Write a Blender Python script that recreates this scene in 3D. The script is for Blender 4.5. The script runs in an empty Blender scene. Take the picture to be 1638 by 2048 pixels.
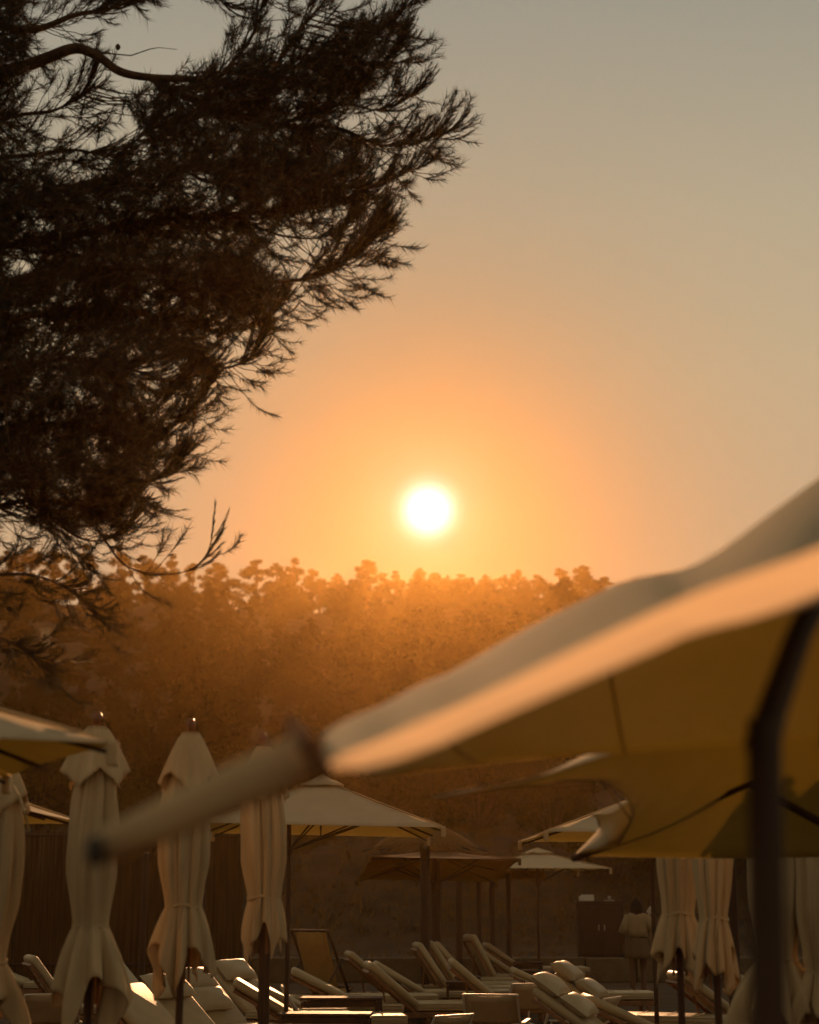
import bpy, math, random
import numpy as np
from mathutils import Vector, Matrix, Quaternion

# ------------------------------------------------------------------ camera, sky, sun, exposure
R = math.radians
F = 3300.0                       # focal length in pixels of the 1638 px wide photograph
EYE = 1.75
HZ = 1785.0                      # row of the eye-level horizon
PITCH = math.atan((HZ - 1024) / F)
scene = bpy.context.scene
col = scene.collection
cd = bpy.data.cameras.new('camera'); cam = bpy.data.objects.new('camera', cd); col.objects.link(cam)
cam.location = (0, 0, EYE); cam.rotation_euler = (R(90) + PITCH, 0, 0)
cd.sensor_fit = 'HORIZONTAL'; cd.sensor_width = 36; cd.lens = 36 * F / 1638
cd.clip_start = 0.1; cd.clip_end = 3000
cd.dof.use_dof = True; cd.dof.focus_distance = 18.0
APERTURE = 0.036                 # metres
cd.dof.aperture_fstop = (cd.lens / 1000) / APERTURE
scene.camera = cam

SUN_EL = PITCH + math.atan((1024 - 1020) / F)
SUN_AZ = math.atan((857 - 819) / F)          # to the right of +Y
SUN_DIR = Vector((math.sin(SUN_AZ) * math.cos(SUN_EL), math.cos(SUN_AZ) * math.cos(SUN_EL), math.sin(SUN_EL)))
sl = bpy.data.lights.new('sun', 'SUN'); sun = bpy.data.objects.new('sun', sl); col.objects.link(sun)
sl.energy = 4.0; sl.angle = R(0.6); sl.color = (1.0, 0.50, 0.22)
sun.rotation_euler = SUN_DIR.to_track_quat('Z', 'Y').to_euler()
sun.location = (0, 60, 60)

world = bpy.data.worlds.new('World'); scene.world = world; world.use_nodes = True
wn = world.node_tree; wn.nodes.clear()
def N(nt, t, **kw):
    n = nt.nodes.new(t)
    for k, v in kw.items(): setattr(n, k, v)
    return n
def MATH(nt, op, a, b=None, c=None, clamp=False):
    n = nt.nodes.new('ShaderNodeMath'); n.operation = op; n.use_clamp = clamp
    for i, v in enumerate((a, b, c)):
        if v is None: continue
        if isinstance(v, (int, float)): n.inputs[i].default_value = v
        else: nt.links.new(v, n.inputs[i])
    return n.outputs[0]
tc = N(wn, 'ShaderNodeTexCoord')
sep = N(wn, 'ShaderNodeSeparateXYZ'); wn.links.new(tc.outputs['Generated'], sep.inputs[0])
ramp = N(wn, 'ShaderNodeValToRGB')
wn.links.new(sep.outputs['Z'], ramp.inputs[0])
er = ramp.color_ramp
SKY = [(0.0, (0.36, 0.24, 0.13)), (0.17, (0.48, 0.36, 0.225)), (0.23, (0.50, 0.39, 0.25)), (0.30, (0.50, 0.415, 0.27)),
       (0.39, (0.44, 0.39, 0.275)), (0.50, (0.325, 0.315, 0.255)), (0.68, (0.29, 0.25, 0.165)), (1.0, (0.32, 0.26, 0.16))]
while len(er.elements) < len(SKY): er.elements.new(0.5)
for e, (p, c) in zip(er.elements, SKY): e.position = p; e.color = (*c, 1)
# brighter towards the sun, dimmer behind the camera
dt = N(wn, 'ShaderNodeVectorMath', operation='DOT_PRODUCT'); wn.links.new(tc.outputs['Generated'], dt.inputs[0]); dt.inputs[1].default_value = SUN_DIR
ang = MATH(wn, 'ARCCOSINE', MATH(wn, 'MINIMUM', dt.outputs['Value'], 0.9999999))
def glow(k, width, power):
    x = MATH(wn, 'POWER', MATH(wn, 'DIVIDE', ang, width), power)
    return MATH(wn, 'MULTIPLY', MATH(wn, 'POWER', math.e, MATH(wn, 'MULTIPLY', x, -1.0)), k)
side = MATH(wn, 'ADD', MATH(wn, 'MULTIPLY_ADD', glow(1.0, 0.15, 1.6), -0.80, 0.58), glow(0.40, 1.0, 2.5))
base = N(wn, 'ShaderNodeVectorMath', operation='SCALE'); wn.links.new(ramp.outputs[0], base.inputs[0]); wn.links.new(side, base.inputs['Scale'])
def addcol(prev, colr, fac):
    s = N(wn, 'ShaderNodeVectorMath', operation='SCALE'); s.inputs[0].default_value = colr; wn.links.new(fac, s.inputs['Scale'])
    a = N(wn, 'ShaderNodeVectorMath', operation='ADD'); wn.links.new(prev, a.inputs[0]); wn.links.new(s.outputs[0], a.inputs[1])
    return a.outputs[0]
c = addcol(base.outputs[0], (0.0, 0.05, 0.035), glow(1.0, 0.13, 1.2))
c = addcol(c, (0.10, 0.26, 0.24), glow(1.0, 0.028, 1.5))
c = addcol(c, (1.6, 1.5, 1.4), glow(1.0, 0.0135, 2.6))
bgA = N(wn, 'ShaderNodeBackground'); wn.links.new(c, bgA.inputs[0]); bgA.inputs[1].default_value = 1.0
nis = N(wn, 'ShaderNodeTexSky', sky_type='NISHITA'); nis.sun_disc = False
nis.sun_elevation = SUN_EL; nis.sun_rotation = SUN_AZ; nis.dust_density = 4.0; nis.air_density = 1.5; nis.ozone_density = 1.0
warm = N(wn, 'ShaderNodeVectorMath', operation='MULTIPLY'); wn.links.new(nis.outputs[0], warm.inputs[0]); warm.inputs[1].default_value = (1.0, 0.74, 0.42)
bgB = N(wn, 'ShaderNodeBackground'); wn.links.new(warm.outputs[0], bgB.inputs[0]); bgB.inputs[1].default_value = 0.0012
ads = N(wn, 'ShaderNodeAddShader'); wn.links.new(bgA.outputs[0], ads.inputs[0]); wn.links.new(bgB.outputs[0], ads.inputs[1])
wo = N(wn, 'ShaderNodeOutputWorld'); wn.links.new(ads.outputs[0], wo.inputs[0])
world.cycles.sampling_method = 'MANUAL'; world.cycles.sample_map_resolution = 1024

scene.view_settings.view_transform = 'Standard'; scene.view_settings.look = 'None'
scene.view_settings.exposure = 0.0; scene.view_settings.gamma = 1.0
scene.render.engine = 'CYCLES'
cy = scene.cycles
cy.max_bounces = 6; cy.diffuse_bounces = 3; cy.glossy_bounces = 2; cy.transmission_bounces = 3; cy.transparent_max_bounces = 6
cy.volume_bounces = 0; cy.use_denoising = True; cy.caustics_reflective = False; cy.caustics_refractive = False

HAZE_DENSITY = 0.00022; HAZE_G = 0.885

# ------------------------------------------------------------------ helpers
SP, CP = math.sin(PITCH), math.cos(PITCH)
def W(px, py, Y):
    """the world point at distance Y seen at photograph pixel (px, py)"""
    u, v = (px - 819) / F, (1024 - py) / F
    d = Vector((u, CP - v * SP, SP + v * CP)); d *= Y / d.y
    return Vector((0, 0, EYE)) + d
def GX(px, Y, z=0.0):
    return (px - 819) / F * (Y * CP + (z - EYE) * SP)

def mesh_obj(name, verts, faces, mat, parent=None, smooth=False, mats=None, fmat=None):
    me = bpy.data.meshes.new(name)
    me.from_pydata([tuple(v) for v in verts], [], faces)
    me.update()
    for m in (mats or [mat]): me.materials.append(m)
    if fmat is not None:
        me.polygons.foreach_set('material_index', fmat)
    if smooth: me.polygons.foreach_set('use_smooth', [True] * len(me.polygons))
    o = bpy.data.objects.new(name, me); col.objects.link(o)
    if parent is not None: o.parent = parent
    return o
def np_obj(name, verts, faces, mat, parent=None, n=3):
    me = bpy.data.meshes.new(name)
    verts = np.asarray(verts, np.float32).reshape(-1, 3); faces = np.asarray(faces, np.int32).reshape(-1, n)
    me.vertices.add(len(verts)); me.vertices.foreach_set('co', verts.ravel())
    me.loops.add(faces.size); me.loops.foreach_set('vertex_index', faces.ravel())
    me.polygons.add(len(faces)); me.polygons.foreach_set('loop_start', np.arange(0, faces.size, n, dtype=np.int32))
    me.update(calc_edges=True); me.validate()
    me.materials.append(mat)
    o = bpy.data.objects.new(name, me); col.objects.link(o)
    if parent is not None: o.parent = parent
    return o
def empty(name, label=None, cat=None, loc=(0, 0, 0), rotz=0, group=None):
    o = bpy.data.objects.new(name, None); col.objects.link(o); o.location = loc; o.rotation_euler = (0, 0, rotz)
    o.empty_display_size = 0.2
    return tag(o, label, cat, group)
def tag(o, label=None, cat=None, group=None, kind=None):
    if label: o['label'] = label
    if cat: o['category'] = cat
    if group: o['group'] = group
    if kind: o['kind'] = kind
    return o
def copy_tree(o, parent=None):
    c = o.copy(); col.objects.link(c)
    if parent is not None: c.parent = parent; c.matrix_parent_inverse = o.matrix_parent_inverse.copy()
    for ch in list(o.children): copy_tree(ch, c)
    return c

class MB:
    def __init__(s): s.v = []; s.f = []
    def box(s, c, size, rot=None, taper=1.0, bev=0.0):
        c = Vector(c); hx, hy, hz = [q / 2 for q in size]
        m = rot or Matrix.Identity(3)
        b = min(bev, hx * .9, hy * .9, hz * .9)
        if b <= 0:
            pts = [(x * hx * (taper if z > 0 else 1), y * hy * (taper if z > 0 else 1), z * hz) for z in (-1, 1) for y in (-1, 1) for x in (-1, 1)]
            i = len(s.v); s.v += [c + m @ Vector(p) for p in pts]
            s.f += [[i + a for a in q] for q in ((0, 2, 3, 1), (4, 5, 7, 6), (0, 1, 5, 4), (2, 6, 7, 3), (0, 4, 6, 2), (1, 3, 7, 5))]
            return s
        # chamfered box: rings
        def ring(x, y, z, k):
            return [(-x + k, -y, z), (x - k, -y, z), (x, -y + k, z), (x, y - k, z), (x - k, y, z), (-x + k, y, z), (-x, y - k, z), (-x, -y + k, z)]
        rings = [ring(hx - b, hy - b, -hz, b * .6), ring(hx - .3 * b, hy - .3 * b, -hz + .3 * b, b), ring(hx, hy, -hz + b, b), ring(hx, hy, hz - b, b), ring(hx - .3 * b, hy - .3 * b, hz - .3 * b, b), ring(hx - b, hy - b, hz, b * .6)]
        i = len(s.v)
        for r in rings: s.v += [c + m @ Vector(p) for p in r]
        for k in range(5):
            for j in range(8):
                a = i + k * 8 + j; a2 = i + k * 8 + (j + 1) % 8
                s.f.append([a, a2, a2 + 8, a + 8])
        s.f.append([i + j for j in range(7, -1, -1)]); s.f.append([i + 40 + j for j in range(8)])
        return s
    def tube(s, pts, rad, n=8, caps=True):
        pts = [Vector(p) for p in pts]
        if isinstance(rad, (int, float)): rad = [rad] * len(pts)
        i0 = len(s.v); up = None
        for k, p in enumerate(pts):
            t = (pts[min(k + 1, len(pts) - 1)] - pts[max(k - 1, 0)]).normalized()
            if up is None:
                a = Vector((0, 0, 1)) if abs(t.z) < .9 else Vector((1, 0, 0)); x = t.cross(a).normalized()
            else:
                x = (up - t * up.dot(t)).normalized()
            up = x; y = t.cross(x)
            for j in range(n):
                q = 2 * math.pi * j / n + math.pi / n
                s.v.append(p + (x * math.cos(q) + y * math.sin(q)) * rad[k])
        for k in range(len(pts) - 1):
            for j in range(n):
                a = i0 + k * n + j; b = i0 + k * n + (j + 1) % n
                s.f.append([a, b, b + n, a + n])
        if caps:
            s.f.append([i0 + j for j in range(n - 1, -1, -1)]); e = i0 + (len(pts) - 1) * n
            s.f.append([e + j for j in range(n)])
        return s
    def lathe(s, prof, c=(0, 0, 0), n=16):
        c = Vector(c); i0 = len(s.v)
        for r, z in prof:
            for j in range(n):
                q = 2 * math.pi * j / n
                s.v.append(c + Vector((r * math.cos(q), r * math.sin(q), z)))
        for k in range(len(prof) - 1):
            for j in range(n):
                a = i0 + k * n + j; b = i0 + k * n + (j + 1) % n
                s.f.append([a, b, b + n, a + n])
        return s
    def build(s, name, mat, parent=None, smooth=False):
        o = mesh_obj(name, s.v, s.f, mat, parent, smooth)
        return o

# ------------------------------------------------------------------ materials
def mat(name, color, rough=0.8, var=0.15, scale=6.0, bump=0.0, bscale=None, trans=0.0, tcol=None, stretch=None, metal=0.0, detail=4, c2=None, spec=0.5):
    m = bpy.data.materials.new(name); m.use_nodes = True; nt = m.node_tree; nt.nodes.clear()
    out = N(nt, 'ShaderNodeOutputMaterial')
    p = N(nt, 'ShaderNodeBsdfPrincipled'); p.inputs['Roughness'].default_value = rough; p.inputs['Metallic'].default_value = metal; p.inputs['Specular IOR Level'].default_value = spec
    tcn = N(nt, 'ShaderNodeTexCoord'); mp = N(nt, 'ShaderNodeMapping'); nt.links.new(tcn.outputs['Object'], mp.inputs[0])
    if stretch: mp.inputs['Scale'].default_value = stretch
    nz = N(nt, 'ShaderNodeTexNoise'); nz.inputs['Scale'].default_value = scale; nz.inputs['Detail'].default_value = detail
    nt.links.new(mp.outputs[0], nz.inputs['Vector'])
    r = N(nt, 'ShaderNodeValToRGB'); nt.links.new(nz.outputs[0], r.inputs[0])
    a = c2 or tuple(x * (1 - var) for x in color); b = color if c2 else tuple(min(1, x * (1 + var)) for x in color)
    r.color_ramp.elements[0].position = 0.3; r.color_ramp.elements[1].position = 0.7
    r.color_ramp.elements[0].color = (*a, 1); r.color_ramp.elements[1].color = (*b, 1)
    nt.links.new(r.outputs[0], p.inputs['Base Color'])
    if bump:
        n2 = N(nt, 'ShaderNodeTexNoise'); n2.inputs['Scale'].default_value = bscale or scale * 4; n2.inputs['Detail'].default_value = 5
        nt.links.new(mp.outputs[0], n2.inputs['Vector'])
        bp = N(nt, 'ShaderNodeBump'); bp.inputs['Strength'].default_value = bump; bp.inputs['Distance'].default_value = 0.02
        nt.links.new(n2.outputs[0], bp.inputs['Height']); nt.links.new(bp.outputs[0], p.inputs['Normal'])
    if trans:
        t = N(nt, 'ShaderNodeBsdfTranslucent'); t.inputs[0].default_value = (*(tcol or color), 1)
        mx = N(nt, 'ShaderNodeMixShader'); mx.inputs[0].default_value = trans
        nt.links.new(p.outputs[0], mx.inputs[1]); nt.links.new(t.outputs[0], mx.inputs[2]); nt.links.new(mx.outputs[0], out.inputs[0])
    else: nt.links.new(p.outputs[0], out.inputs[0])
    return m
M = dict(
    canvas=mat('cream_canvas', (0.80, 0.68, 0.50), 0.9, 0.06, 5, 0.25, 60, trans=0.40, tcol=(0.58, 0.49, 0.17)),
    canvas_thick=mat('doubled_canvas', (0.60, 0.48, 0.29), 0.9, 0.06, 5, 0.25, 60, trans=0.16, tcol=(0.62, 0.42, 0.12)),
    folded=mat('folded_canvas', (0.62, 0.49, 0.30), 0.92, 0.18, 7, 0.9, 16, trans=0.14, tcol=(0.62, 0.42, 0.12), stretch=(1, 1, .12)),
    old=mat('weathered_canvas', (0.12, 0.07, 0.028), 0.95, 0.2, 6, 0.2, 60, trans=0.3, tcol=(0.5, 0.3, 0.05)),  # canvas coloured dark brown, standing in for shade on two far parasols
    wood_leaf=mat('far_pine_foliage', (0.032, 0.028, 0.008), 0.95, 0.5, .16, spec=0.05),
    hem=mat('cream_hem', (0.70, 0.55, 0.36), 0.9, 0.05, 5, 0.2, 60, trans=0.80, tcol=(0.98, 0.86, 0.72)),
    cushion=mat('cushion_cotton', (0.42, 0.33, 0.19), 0.43, 0.07, 8, 0.3, 90),
    pillow=mat('pillow_cotton', (0.46, 0.38, 0.24), 0.43, 0.06, 8, 0.3, 90),
    sling=mat('sling_canvas', (0.38, 0.30, 0.18), 0.55, 0.07, 9, 0.2, 90, trans=0.08, tcol=(0.6, 0.42, 0.15)),
    ochre=mat('ochre_sling', (0.42, 0.27, 0.09), 0.9, 0.1, 9, 0.2, 90, trans=0.15, tcol=(0.6, 0.36, 0.08)),
    wood=mat('dark_wood', (0.05, 0.02, 0.007), 0.55, 0.35, 9, 0.3, 40, stretch=(1, 1, .2)),
    wood_pale=mat('oiled_wood', (0.22, 0.10, 0.04), 0.5, 0.3, 9, 0.3, 40),
    white=mat('white_lacquer', (0.58, 0.53, 0.44), 0.35, 0.05, 10),
    dark=mat('dark_plastic', (0.03, 0.022, 0.014), 0.5, 0.2, 10),
    rope=mat('rope', (0.35, 0.26, 0.15), 0.9, 0.2, 60),
    sand=mat('ground_soil', (0.085, 0.05, 0.02), 1.0, 0.4, 1.3, 0.9, 14, c2=(0.035, 0.02, 0.007), detail=9),
    grass=mat('dry_grass', (0.13, 0.075, 0.018), 1.0, 0.45, 2.5, trans=0.2, tcol=(0.25, 0.13, 0.02)),
    pale=mat('pale_render', (0.55, 0.48, 0.32), 0.9, 0.1, 3),
    wall=mat('stone_edge', (0.15, 0.11, 0.06), 0.9, 0.2, 5, 0.5, 30),
    reed=mat('reed_fence', (0.085, 0.042, 0.012), 1.0, 0.5, 22, 0.8, 60, stretch=(1, 1, .05), detail=6),
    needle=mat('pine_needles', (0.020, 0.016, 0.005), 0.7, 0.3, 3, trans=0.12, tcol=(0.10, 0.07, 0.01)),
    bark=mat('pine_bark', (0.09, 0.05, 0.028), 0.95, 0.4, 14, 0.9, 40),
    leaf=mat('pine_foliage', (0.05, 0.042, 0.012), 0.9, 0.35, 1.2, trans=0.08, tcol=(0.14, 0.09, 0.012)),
    leaf2=mat('bush_foliage', (0.085, 0.06, 0.016), 0.9, 0.4, 1.5, trans=0.1, tcol=(0.12, 0.07, 0.012), spec=0.1),
    straw=mat('straw_thatch', (0.26, 0.15, 0.05), 1.0, 0.4, 30, 0.8, 60, trans=0.1, tcol=(.4, .22, .04)),
    cabinet=mat('stained_cabinet', (0.03, 0.011, 0.004), 0.5, 0.3, 8, 0.2, 30),
    skin=mat('skin', (0.14, 0.07, 0.035), 0.6, 0.06, 12),
    hair=mat('dark_hair', (0.012, 0.006, 0.003), 0.9, 0.3, 60, 0.5, 120, stretch=(1, 1, .15)),
    shirt=mat('white_cotton', (0.34, 0.25, 0.14), 0.9, 0.06, 14, 0.4, 30),
    skirt=mat('beige_cotton', (0.13, 0.09, 0.045), 0.9, 0.06, 14, 0.4, 30),
    plaster=mat('pale_plaster', (0.5, 0.44, 0.32), 0.9, 0.1, 3, 0.2, 20),
    paper=mat('pale_card', (0.65, 0.6, 0.5), 0.6, 0.05, 5),
    glass=mat('thick_glass', (0.4, 0.38, 0.33), 0.12, 0.05, 5),
    ball=mat('varnished_ball', (0.20, 0.075, 0.025), 0.18, 0.2, 10),
)

# ------------------------------------------------------------------ ground and hill
def smooth(a, b, t):
    t = min(1, max(0, (t - a) / (b - a))); return t * t * (3 - 2 * t)
def n2(x, y):
    return (math.sin(x * .31 + 1.3) * math.cos(y * .27) + .5 * math.sin(x * .73 + y * .61) + .25 * math.sin(x * 1.9 - y * 1.3 + 2))
def terrain(x, y):
    z = 0.0
    if y > 34.5: z = .42 * smooth(34.5, 34.7, y)
    if y > 38: z += (2.7 + .3 * n2(x * 2, y)) * smooth(38, 47, y)
    if y > 45: z += 19.0 * smooth(45, 150, y) * (1 + .03 * n2(x * .3, y * .2)) + 4.4 * smooth(110, 155, y)
    if y > 160: z -= 17 * smooth(160, 330, y)
    if y > 45: z += smooth(45, 90, y) * 1.2 * n2(x * .35, y * .3) + 2.6 * smooth(-10, -45, x) * smooth(60, 140, y)
    if y < 34: z += 0.012 * n2(x * 3, y * 3)
    return z
xs = [-240 + 10 * i for i in range(18)] + [-60 + 1.5 * i for i in range(81)] + [70 + 10 * i for i in range(18)]
ys = [-60, -40, -20, -10] + [-5 + .8 * i for i in range(49)] + [34.3, 34.5, 34.6, 34.7, 35] + [36 + 1.0 * i for i in range(20)] + [57 + 4 * i for i in range(30)] + [180 + 15 * i for i in range(12)]
gv = [(x, y, terrain(x, y)) for y in ys for x in xs]; nx = len(xs)
gf = [[j * nx + i, j * nx + i + 1, (j + 1) * nx + i + 1, (j + 1) * nx + i] for j in range(len(ys) - 1) for i in range(nx - 1)]
g = mesh_obj('ground', gv, gf, M['sand'], smooth=True); tag(g, kind='structure')

# low stone edge of the raised terrace
mb = MB()
rng = random.Random(4)
x = -14.0
while x < 14:
    w = rng.uniform(.7, 1.3)
    mb.box((x + w / 2, 34.42, .235), (w - .015, .26, .47 + rng.uniform(-.015, .015)), bev=.02); x += w
tag(mb.build('terrace_wall', M['wall']), 'low pale stone edge running behind the sun loungers', 'wall')

# ------------------------------------------------------------------ leaves scattered in a crown
def leaf_cloud(rs, centers, radii, per, size, flat=.95):
    """small leaf faces spread through lumps: returns verts and triangle faces"""
    V = []
    for c, r, k in zip(centers, radii, per):
        d = rs.normal(size=(k, 3)); d /= np.linalg.norm(d, axis=1)[:, None]
        rad = r * (rs.uniform(.25, 1, k) ** .45)[:, None] * (1 + .26 * rs.normal(size=(k, 1)))
        p = c + d * rad * np.array([1, 1, flat])
        a = rs.normal(size=(k, 3)); a /= np.linalg.norm(a, axis=1)[:, None]
        b = rs.normal(size=(k, 3)); b /= np.linalg.norm(b, axis=1)[:, None]
        s = size * rs.uniform(.5, 1.5, (k, 1))
        V.append(np.stack([p + a * s, p - a * s * .5 + b * s * .7, p - a * s * .5 - b * s * .7], 1))
    V = np.concatenate(V).reshape(-1, 3)
    return V, np.arange(len(V)).reshape(-1, 3)

def far_tree_parts(seed, kind):
    """a pine of unit width 1 and height 2 seen far away: trunk + clumped crown"""
    rs = np.random.RandomState(seed); rr = random.Random(seed)
    cents, rads = [], []
    H = 2.0
    if kind == 'round':
        for k in range(30):
            t = rr.uniform(.0, 1); a = rr.uniform(0, 6.28); w = .46 * math.sin(math.pi * (.15 + .80 * t)) ** .8
            q = rr.uniform(.3, 1) * w
            cents.append((q * math.cos(a), q * math.sin(a), H * (.25 + .70 * t))); rads.append(rr.uniform(.06, .17) * (1.1 - .4 * t))
        cents.append((rr.uniform(-.08, .08), 0, H * .97)); rads.append(.07)
    elif kind == 'cone':
        for k in range(22):
            t = (k + .5) / 22; a = k * 2.4 + rr.uniform(-.4, .4); w = .50 * (1 - t) ** .8 + .03
            q = rr.uniform(.35, 1) * w
            cents.append((q * math.cos(a), q * math.sin(a), H * (.30 + .70 * t))); rads.append(.15 * (1 - .65 * t) + .02)
    elif kind == 'ragged':
        for k in range(19):
            t = rr.uniform(0, 1); a = rr.uniform(0, 6.28); q = rr.uniform(.1, .50) * (1.1 - .75 * t)
            cents.append((q * math.cos(a), q * math.sin(a), H * (.22 + .76 * t))); rads.append(rr.uniform(.08, .17) * (1.15 - .45 * t))
    else:
        for k in range(20):
            a = rr.uniform(0, 6.28); q = .62 * math.sqrt(rr.uniform(0, 1))
            cents.append((q * math.cos(a), q * math.sin(a), H * (rr.uniform(.35, .90) - .25 * (q / .62) ** 2))); rads.append(rr.uniform(.12, .20))
    cents = np.array(cents); per = [int(80 + 9000 * r * r) for r in rads]
    V, Fc = leaf_cloud(rs, cents, rads, per, .036)
    tr = MB(); tr.tube([(0, 0, -.6), (.02, .01, .7), (-.02, .02, 1.3), (.01, 0, 1.85)], [.05, .04, .028, .008], 7)
    for c in cents[::2]:
        z0 = max(.3, c[2] - .25); tr.tube([(0, 0, z0), (c[0] * .5, c[1] * .5, z0 + .07), tuple(c)], [.016, .011, .004], 5)
    return V, Fc, tr
PROTO = {}
for s, kd in ((1, 'round'), (2, 'cone'), (3, 'ragged'), (4, 'flat'), (5, 'round'), (6, 'ragged'), (7, 'cone'), (8, 'round')):
    V, Fc, tr = far_tree_parts(s, kd)
    PROTO[s] = (V, Fc, tr)
used = {}
def far_tree(px, top, wpx, s, label, Y=150.0, grp='pines along the hill crest', cat='tree', hf=1.0):
    """height is chosen so that the tree tops out on row `top`"""
    p = W(px, top, Y); z0 = terrain(p.x, Y) - .4; h = max(3.0, p.z - z0); w = wpx * Y / F
    if s not in used:
        V, Fc, tr = PROTO[s]
        root = empty('pine_tree', label, cat, group=grp)
        tr.build('trunk', M['bark'], root); np_obj('crown', V, Fc, M['leaf'], root)
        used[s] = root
    else: root = copy_tree(used[s]); tag(root, label, cat, grp)
    root.location = (p.x, Y, z0); root.rotation_euler = (0, 0, px * 1.7)
    root.scale = (w * 1.32, w * 1.32, h / 2.02 * hf)
    return root
COMMON = 'crest pine hidden behind the big blurred canopy or outside the frame'
CREST = [(-40, 1100, 80, 1, 0), (22, 1098, 62, 3, 'ragged crest pine nearest the left edge of the picture'), (62, 1092, 60, 5, 'crest pine seen between the left edge and the hanging pine twigs'), (112, 1102, 84, 8, 'wide crest pine below the lowest foliage of the big pine'), (168, 1084, 60, 6, 'crest pine directly under the drooping tip of the big pine crown'),
    (238, 1088, 50, 1, 'round crowned pine poking above the crest behind the hanging pine twigs'), (292, 1110, 66, 5, 'crest pine just right of the round crowned one by the hanging twigs'), (345, 1108, 54, 3, 'crest pine above the bare stretch of the long hanging branch'), (388, 1126, 60, 8, 'low crest pine behind the upturned fingers of the hanging branch'),
    (438, 1126, 76, 2, 'broad pointed pine on the crest at the tip of the hanging pine branch'), (512, 1118, 74, 1, 'dense round pine just right of the deep notch in the tree line'),
    (553, 1126, 50, 8, 'narrow crest pine between the dense round one and the tall ragged one'), (586, 1112, 56, 6, 'tall ragged pine with sky showing through its open top'), (624, 1134, 58, 3, 'ragged crest pine leaning off the right side of the tall open topped pine'), (640, 1158, 40, 5, 'short crest pine beside the bare gap left of the sun'),
    (675, 1148, 42, 7, 'small pointed pine right of the bare gap in the tree line'), (704, 1156, 52, 4, 'low broad crest pine between the small pointed one and the tall cone shaped one'), (737, 1120, 66, 2, 'tall cone shaped pine highest left of the sun'),
    (792, 1142, 52, 3, 'crest pine right of the tall cone, left below the sun'), (838, 1138, 56, 7, 'pointed pine straight beneath the setting sun'), (872, 1146, 50, 8, 'crest pine just right below the sun disc'), (921, 1147, 56, 6, 'open ragged pine right of the sun above the crest'),
    (960, 1170, 70, 4, 'low broad crest pine in the dip right of the sun'), (1000, 1168, 66, 4, 'low broad crest pine at the foot of the tall clump right of the sun'), (1038, 1138, 48, 1, 'upright round pine left end of the tall clump right of the sun'), (1076, 1150, 56, 5, 'second crest pine of the clump between the sun and the big canopy'),
    (1118, 1136, 56, 8, 'third crest pine of the clump, middle of the clump before the big canopy'), (1165, 1132, 66, 2, 'pointed pine topping the clump beside the big blurred canopy'), (1203, 1154, 66, 5, 'last crest pine before the big blurred canopy covers the hill'),
    (1262, 1160, 70, 3, 0), (1330, 1150, 70, 8, 0), (1400, 1160, 76, 1, 0), (1480, 1150, 70, 6, 0), (1560, 1155, 76, 2, 0), (1640, 1150, 80, 5, 0), (1730, 1160, 80, 3, 0)]
for i, (px, top, w, s, lab) in enumerate(CREST):
    far_tree(px, top, w * 1.15, s, lab or COMMON, 150 + (i * 37 % 11) - 5)

# the wood that covers the slope below the crest: one mass
rs = np.random.RandomState(11); rr = random.Random(11)
VV, FF, off = [], [], 0
for k in range(760):
    y = 52 + (rr.random() ** .8) * 98 if k < 600 else rr.uniform(138, 157); half = y * .33 + 8; x = rr.uniform(-half, half)
    z = terrain(x, y); s = rr.choice(list(PROTO)); V, Fc, _ = PROTO[s]
    h = rr.uniform(3.5, 6.5) * (.55 if y < 62 else .8 if y < 90 else 1); w = h * rr.uniform(.55, .85)
    lim = 1176 + 24 * rr.random()
    top = z + h * 1.0
    if y > 95:
        zl = W(819, lim, y).z
        zs = .5 + .215 * (y - 20)
        if k < 600 and y < 137: zl = min(zl, zs)
        if top > zl or k >= 600: h = min(9, max(2.5, zl - z)); w = h * rr.uniform(.6, .9)
    st = 4 if y > 90 else 3
    qx = 819 + F * x / y
    if 72 < qx < 190 and y < 146:
        top_lim = W(130, 1318 if qx > 118 else 1292, y).z
        if z + h * .95 > top_lim: h = max(1.2, top_lim - z)
    n = len(V) // 3; pick = rs.permutation(n)[: n // st]
    Q = V.reshape(-1, 3, 3)[pick]; cc = Q.mean(1, keepdims=True); Q = cc + (Q - cc) * 1.5
    a = rr.uniform(0, 6.28); ca, sa = math.cos(a), math.sin(a)
    Q = Q.reshape(-1, 3); Q = np.stack([(Q[:, 0] * ca - Q[:, 1] * sa) * w + x, (Q[:, 0] * sa + Q[:, 1] * ca) * w + y, (Q[:, 2] - .55) * h / 1.45 + z], 1)
    VV.append(Q)
VV = np.concatenate(VV)
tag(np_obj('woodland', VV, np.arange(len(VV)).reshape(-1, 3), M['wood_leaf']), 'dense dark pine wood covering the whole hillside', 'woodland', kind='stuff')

# scrub and dry grass on the bank behind the loungers
VV = []
for k in range(9000):
    y = rs.uniform(35.5, 52); x = rs.uniform(-19, 19); z = terrain(x, y)
    if y < 39 and rs.random() < .6: continue
    m_ = 9; a = rs.uniform(0, 6.28, m_); l = rs.uniform(.06, .24, m_) * (1.3 if y > 40 else .6); lean = rs.uniform(.1, .9, m_)
    b = np.array([x, y, z]) + np.stack([rs.normal(0, .07, m_), rs.normal(0, .07, m_), np.zeros(m_)], 1)
    t = b + np.stack([np.cos(a) * l * lean, np.sin(a) * l * lean, l], 1)
    o_ = np.stack([-np.sin(a), np.cos(a), np.zeros(m_)], 1) * .008
    VV.append(np.stack([b - o_, b + o_, t], 1).reshape(-1, 3))
VV = np.concatenate(VV)
tag(np_obj('dry_grass', VV, np.arange(len(VV)).reshape(-1, 3), M['grass']), 'rough dry grass on the bank behind the terrace', 'grass', kind='stuff')

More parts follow.
